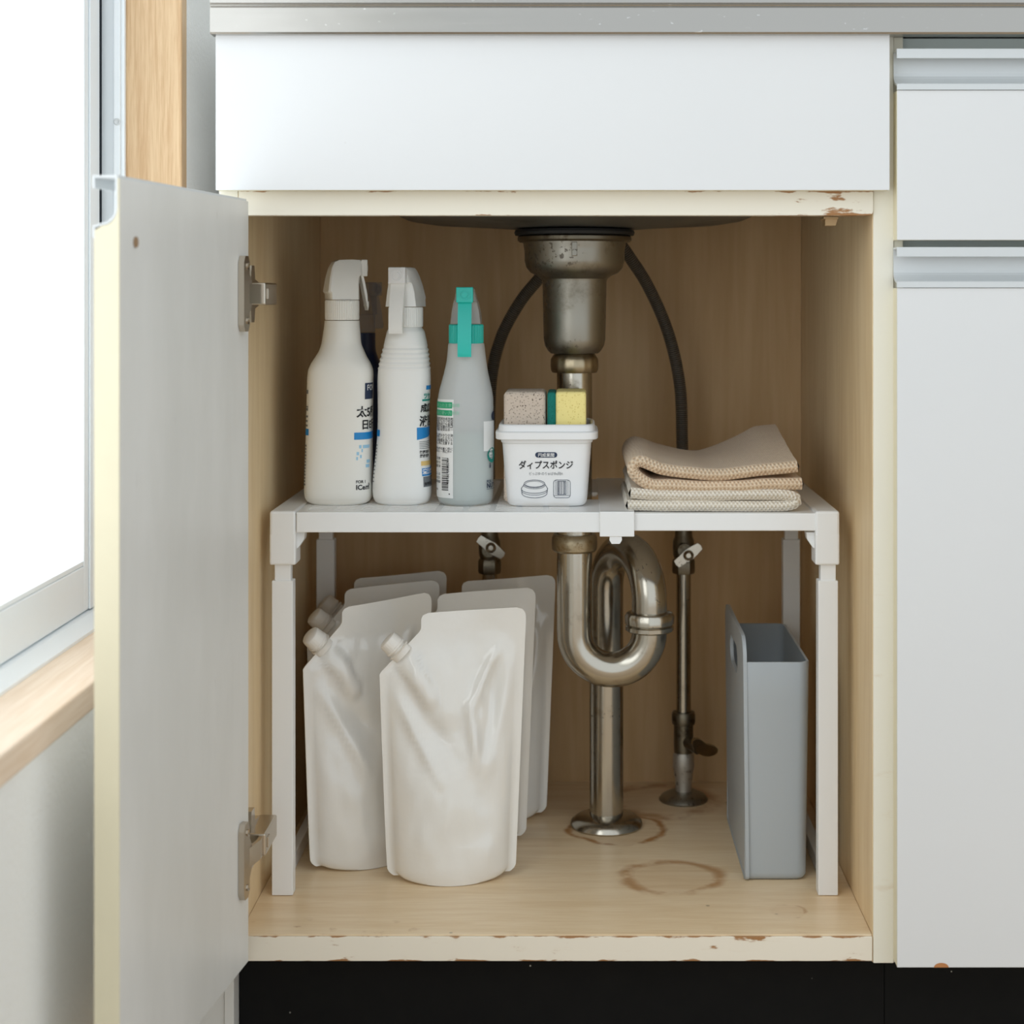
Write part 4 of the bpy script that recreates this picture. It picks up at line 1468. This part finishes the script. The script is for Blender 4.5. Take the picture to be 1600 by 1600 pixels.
TY0, TY1 = 0.114, 0.300
TK = (D0 + TY0) / FPX
wp = poly_at([(980, 790.5), (1030, 790.5), (1110, 790.5), (1190, 790.5), (1228, 789.5), (1243, 785), (1243, 778), (1226, 773.5), (1180, 772.5), (1110, 774.5), (1040, 774), (985, 771)])
g = folded(lambda t, v: wp(t), 90, 26, TY0, TY1, 0.0108, lambda x, v, t: 0.004 * v * (t > 0.5), 1.3)
tw1 = obj('folded_towel', g, 'white_towel', None, 60)
tw1['label'] = 'off-white woven cloth folded at the bottom of the stack'
tw1['category'] = 'towel'; tw1['group'] = 'folded cloths on the rack'
bp = poly_at([(1253, 757), (1200, 757), (1110, 760.5), (1050, 758), (1020, 758), (1002, 750), (990, 738), (990, 727), (1000, 721), (1018, 727), (1035, 733), (1070, 738), (1110, 741), (1160, 738), (1205, 733), (1246, 729)])


def blift(x, v, t):
    if t < 0.42:
        return 0.004 * v
    px = PX0 + x / TK
    left = math.exp(-((px - 1020) / 48) ** 2)
    right = max(0, min(1, (px - 1110) / 100)) ** 1.3
    bump = 0.004 * left * math.sin(min(v * 2.2, math.pi / 2)) + 0.022 * right * v ** 1.2 + 0.001 * v
    return bump * min(1, (t - 0.42) / 0.1)


g = folded(lambda t, v: bp(t), 110, 30, TY0 + 0.001, TY1, 0.0118, blift, 4.1)
tw2 = obj('folded_towel', g, 'beige_towel', None, 60)
tw2['label'] = 'beige woven cloth loosely folded on top of the off-white one'
tw2['category'] = 'towel'; tw2['group'] = 'folded cloths on the rack'


# ------------------------------------------------------------------ refill pouches
def pouch_mesh(seed, HT=0.2735):
    """stand-up pouch, local coordinates: x right, -y front, z up, origin under its middle"""
    rows = []
    zs_ = sorted(set([0, .002, .005, .009, .014] + [0.02 + i * 0.0065 for i in range(30)] + [0.205, .2085, .212, .2155, .219, .2225, .226, .2295, .233, .2365, .240, .2435, .247, .2505, .254] + [0.2575, .261, .2645, .268, .2715, .274, .2755, HT]))
    zs_ = sorted(set([z for z in zs_ if z < HT - 0.0008] + [HT]))
    zl, zu = 0.2130, 0.2560           # diagonal shoulder, lower and upper end
    xa, xb = -0.0740, -0.0315
    NX = 44

    def left(z):
        if z <= zl:
            t = z / zl
            x = -0.0655 + (xa + 0.0655) * t ** 0.8
            if z < 0.010: x += 0.006 * (1 - z / 0.010) ** 2
            return x
        if z <= zu: return xa + (xb - xa) * (z - zl) / (zu - zl)
        x = xb
        if z > HT - 0.007: x += 0.007 - math.sqrt(max(0, 0.007 ** 2 - (z - HT + 0.007) ** 2))
        return x

    def right(z):
        t = z / HT
        x = 0.0655 + (0.0765 - 0.0655) * t
        if z < 0.010: x -= 0.006 * (1 - z / 0.010) ** 2
        if z > HT - 0.010: x -= 0.010 - math.sqrt(max(0, 0.010 ** 2 - (z - HT + 0.010) ** 2))
        return x

    def thick(z):
        t = z / HT
        if t < 0.10: return 0.026 + 0.003 * math.sin(t / 0.10 * math.pi / 2)
        if t < 0.88:
            u = (t - 0.10) / 0.78
            return 0.029 * (1 - u) ** 0.75 + 0.0012
        return 0.0012

    sp0 = Vector((-0.0520, 0.2350)); sp1 = Vector((-0.0230, 0.1880))

    def disp(x, z, side):
        """creases, dents and the spout bulging through the film"""
        d = 0.0
        p = Vector((x, z))
        ab = sp1 - sp0
        t = max(0, min(1, (p - sp0).dot(ab) / ab.length_squared))
        dist = (p - (sp0 + ab * t)).length
        r = 0.0125 - 0.003 * t
        if dist < r: d += 0.0075 * math.sqrt(1 - (dist / r) ** 2) * (1 - 0.35 * t)
        # V-shaped folds below the shoulder and towards the right edge
        def crease(a, b, amp, w):
            a = Vector(a); b = Vector(b); e = b - a
            q = max(0, min(1, (p - a).dot(e) / e.length_squared))
            h = (p - (a + e * q)).length
            w *= 0.72
            return amp * math.exp(-(h / w) ** 2) * math.sin(math.pi * (0.15 + 0.7 * q))
        s_ = 1.0
        d += crease((-0.058, 0.190), (-0.012, 0.105), 0.0042, 0.0075)
        d -= crease((-0.045, 0.190), (0.004, 0.125), 0.0030, 0.010)
        d += crease((0.050, 0.240), (0.018, 0.175), 0.0046, 0.0070)
        d += crease((0.018, 0.178), (0.026, 0.118), 0.0048, 0.0075)
        d -= crease((0.042, 0.215), (0.042, 0.135), 0.0050, 0.0120)
        d += crease((0.062, 0.215), (0.035, 0.110), 0.0030, 0.0080)
        d -= crease((-0.030, 0.150), (0.020, 0.150), 0.0026, 0.020)
        d += 0.0024 * noise.noise(Vector((x * 28, z * 17, seed + side * 5)))
        d += 0.0012 * noise.noise(Vector((x * 70, z * 34, seed + 9 + side * 5)))
        return d
    vs, fs = [], []
    idx = {}
    mg = 0.058
    for side in (0, 1):
        for j, z in enumerate(zs_):
            xl_, xr_ = left(z), right(z)
            for i in range(NX + 1):
                u = i / NX
                x = xl_ + (xr_ - xl_) * u
                # distance to the nearest seal
                w = (u - mg) / (1 - 2 * mg)
                sh = max(0.0, math.sin(math.pi * w)) ** 0.55 if 0 < w < 1 else 0.0
                topf = max(0.0, min(1.0, (HT - 0.018 - z) / 0.035))
                topf = topf * topf * (3 - 2 * topf)
                th_ = thick(z) * sh
                body = 1.0 if z < 0.2 else topf
                dd_ = 1.35 * disp(x, z, side) * min(1.0, sh * 1.3) * topf * min(1, z / 0.03)
                yoff = 0.0006 + max(0.0, th_ * (topf if z > 0.2 else 1.0) + dd_)
                if side: yoff = 0.0006 + max(0.0, th_ * 0.9 * (topf if z > 0.2 else 1.0) + dd_ * 0.4)
                zz_ = z + (0.0040 * (x / 0.07)) * (z / HT) ** 5
                zz_ += 0.0045 * (1 - sh) * math.exp(-z / 0.018)   # seals lifted at the bottom corners
                # the film leans a little: wave along the top
                wave = 0.0035 * math.sin(x * 30 + seed) * (z / HT) ** 3
                y = (-yoff if side == 0 else yoff) + wave
                idx[side, j, i] = len(vs)
                vs.append((x, y, zz_))
    nz_ = len(zs_)
    for side in (0, 1):
        for j in range(nz_ - 1):
            for i in range(NX):
                q = (idx[side, j, i], idx[side, j, i + 1], idx[side, j + 1, i + 1], idx[side, j + 1, i])
                fs.append(q if side == 0 else q[::-1])
    for j in range(nz_ - 1):
        fs.append((idx[0, j, 0], idx[0, j + 1, 0], idx[1, j + 1, 0], idx[1, j, 0]))
        fs.append((idx[0, j, NX], idx[1, j, NX], idx[1, j + 1, NX], idx[0, j + 1, NX]))
    for i in range(NX):
        fs.append((idx[0, 0, i], idx[1, 0, i], idx[1, 0, i + 1], idx[0, 0, i + 1]))
        fs.append((idx[0, nz_ - 1, i], idx[0, nz_ - 1, i + 1], idx[1, nz_ - 1, i + 1], idx[1, nz_ - 1, i]))
    return Geo().add(vs, fs)


def make_pouch(label, x, y, rot, seed):
    t = thing('refill_pouch', label, 'pouch', (x, y, 0.0004), 'white refill pouches under the shelf', rotz=rot)
    obj('film_bag', pouch_mesh(seed), 'pouch', t, 70, local=True)
    # spout on the sloping shoulder, pointing up to the left
    c = Vector((-0.0535, 0, 0.2340))
    ax = Matrix.Translation(c) @ Matrix.Rotation(math.radians(-47), 4, 'Y')
    neck = lathe([(0, -0.006), (0.0110, -0.006), (0.0110, 0.0), (0.0125, 0.0006), (0.0125, 0.0022), (0.0098, 0.0026), (0.0098, 0.0060), (0, 0.0060)], seg=32)
    for i, v in enumerate(neck.v):
        neck.v[i] = (v[0], v[1] * (0.62 if v[2] < 0.001 else 1.0), v[2])
    sp_ = obj('spout', neck.xf(ax), 'cap', t, 35, local=True)
    capg = lathe([(0, 0.0045), (0.0112, 0.0045), (0.0118, 0.0052), (0.0118, 0.0070), (0.0113, 0.0074), (0.0108, 0.0150), (0.0102, 0.0172), (0.0085, 0.0184), (0, 0.0186)], seg=72,
                 facet=lambda k: 1.0 if k % 3 else 0.985)
    obj('cap', capg.xf(ax), 'cap', t, 35, local=True, label='white screw cap')
    return t


make_pouch('white spouted refill pouch in front of the right-hand row, fully in view', -0.1290, 0.155, math.radians(6), 2.0)
make_pouch('white refill pouch at the front of the left-hand row, turned sideways', -0.2215, 0.207, math.radians(32), 5.0)
make_pouch('white refill pouch in the middle of the left-hand row of three', -0.2285, 0.304, math.radians(20), 8.0)
make_pouch('rearmost white refill pouch of the left-hand row, by the rear left shelf leg', -0.2275, 0.378, math.radians(10), 11.0)
make_pouch('white refill pouch in the middle of the right-hand row of three', -0.1215, 0.268, math.radians(8), 14.0)
make_pouch('rearmost white refill pouch of the right-hand row, beside the trap pipe', -0.1010, 0.355, math.radians(5), 17.0)

# ------------------------------------------------------------------ grey file box
bxy0, bxy1 = 0.1435, 0.352
gx0, gx1 = X(1163, bxy0), X(1266, bxy0)
bz = 0.0004
fb = thing('file_box', 'slim grey plastic file box with a handle slot, standing at the right', 'storage box', ((gx0 + gx1) / 2, 0.25, bz))
zt_ = Z(1035, bxy0)


def rr_loop(x0, x1, y0, y1, r, n=6):
    out = []
    for cx_, cy_, a0 in ((x1 - r, y0 + r, -90), (x1 - r, y1 - r, 0), (x0 + r, y1 - r, 90), (x0 + r, y0 + r, 180)):
        for i in range(n + 1):
            a = math.radians(a0 + 90 * i / n)
            out.append((cx_ + r * math.cos(a), cy_ + r * math.sin(a)))
    return out


def u_path(ins, r, n=7):
    """front, right and back walls seen from above, open to the panel side"""
    out = [(gx0 + 0.0005, bxy0 + ins)]
    for cx_, cy_, a0 in ((gx1 - ins - r, bxy0 + ins + r, -90), (gx1 - ins - r, bxy1 - ins - r, 0)):
        for i in range(n + 1):
            a = math.radians(a0 + 90 * i / n)
            out.append((cx_ + r * math.cos(a), cy_ + r * math.sin(a)))
    return out + [(gx0 + 0.0005, bxy1 - ins)]


levels = []
tp, wt = 0.0028, 0.0024
for z, ins, r in [(bz, tp + 0.0050, 0.008), (bz + 0.0012, tp + 0.0020, 0.010), (bz + 0.004, tp + 0.0003, 0.011), (bz + 0.008, tp, 0.0115)] + \
        [(bz + 0.008 + (zt_ - bz - 0.009) * i / 6, tp * (1 - i / 6), 0.0115) for i in range(1, 7)] + [(zt_, 0.0005, 0.011)]:
    levels.append(([(a, b, z) for a, b in u_path(ins, r)], [(a, b, z) for a, b in u_path(ins + wt, r - 0.002)]))
vs, fs = [], []
n = len(levels[0][0])
for o_, i_ in levels: vs += o_ + i_
for j_ in range(len(levels) - 1):
    for i in range(n - 1):
        a = j_ * 2 * n + i; b = a + 2 * n
        fs.append((a, a + 1, b + 1, b)); fs.append((a + n, b + n, b + n + 1, a + n + 1))
    for i in (0, n - 1):
        a = j_ * 2 * n + i; b = a + 2 * n
        fs.append((a, b, b + n, a + n))
t0_ = (len(levels) - 1) * 2 * n
for i in range(n - 1):
    fs.append((t0_ + i, t0_ + i + 1, t0_ + n + i + 1, t0_ + n + i)); fs.append((i, n + i, n + i + 1, i + 1))
g = Geo().add(vs, fs)
pl_ = u_path(tp + 0.0045, 0.008)
g.merge(prism(pl_, 'z', bz, bz + 0.003))
obj('box_body', g, 'bin', fb, 40)
# tall left panel with the handle slot
hz = Z(1000, bxy0) + 0.002


def rect_pts(y0, y1, z0, z1, r0, r1, n=8):
    out = []
    for cy_, cz_, r, a0 in ((y1 - r0, z0 + r0, r0, -90), (y1 - r1, z1 - r1, r1, 0), (y0 + r1, z1 - r1, r1, 90), (y0 + r0, z0 + r0, r0, 180)):
        for i in range(n + 1):
            a = math.radians(a0 + 90 * i / n)
            out.append((cy_ + r * math.cos(a), cz_ + r * math.sin(a)))
    return out


outer = rect_pts(bxy0 - 0.001, bxy1 + 0.001, bz + 0.0004, hz, 0.006, 0.022)
inner = rect_pts(0.208, 0.292, 0.196, 0.226, 0.0145, 0.0145)
n = len(outer)
vs, fs = [], []
for xx in (gx0 - 0.0015, gx0 + 0.0022):
    vs += [(xx + (0.0028 * (1 - (b - bz) / (hz - bz))), a, b) for a, b in outer]
    vs += [(xx + (0.0028 * (1 - (b - bz) / (hz - bz))), a, b) for a, b in inner]
for i in range(n):
    j = (i + 1) % n
    fs.append((i, j, n + j, n + i)); fs.append((2 * n + i, 3 * n + i, 3 * n + j, 2 * n + j))
    fs.append((i, 2 * n + i, 2 * n + j, j)); fs.append((n + i, n + j, 3 * n + j, 3 * n + i))
obj('handle_panel', Geo().add(vs, fs), 'bin', fb, 30, label='taller side panel with an oval handle slot')
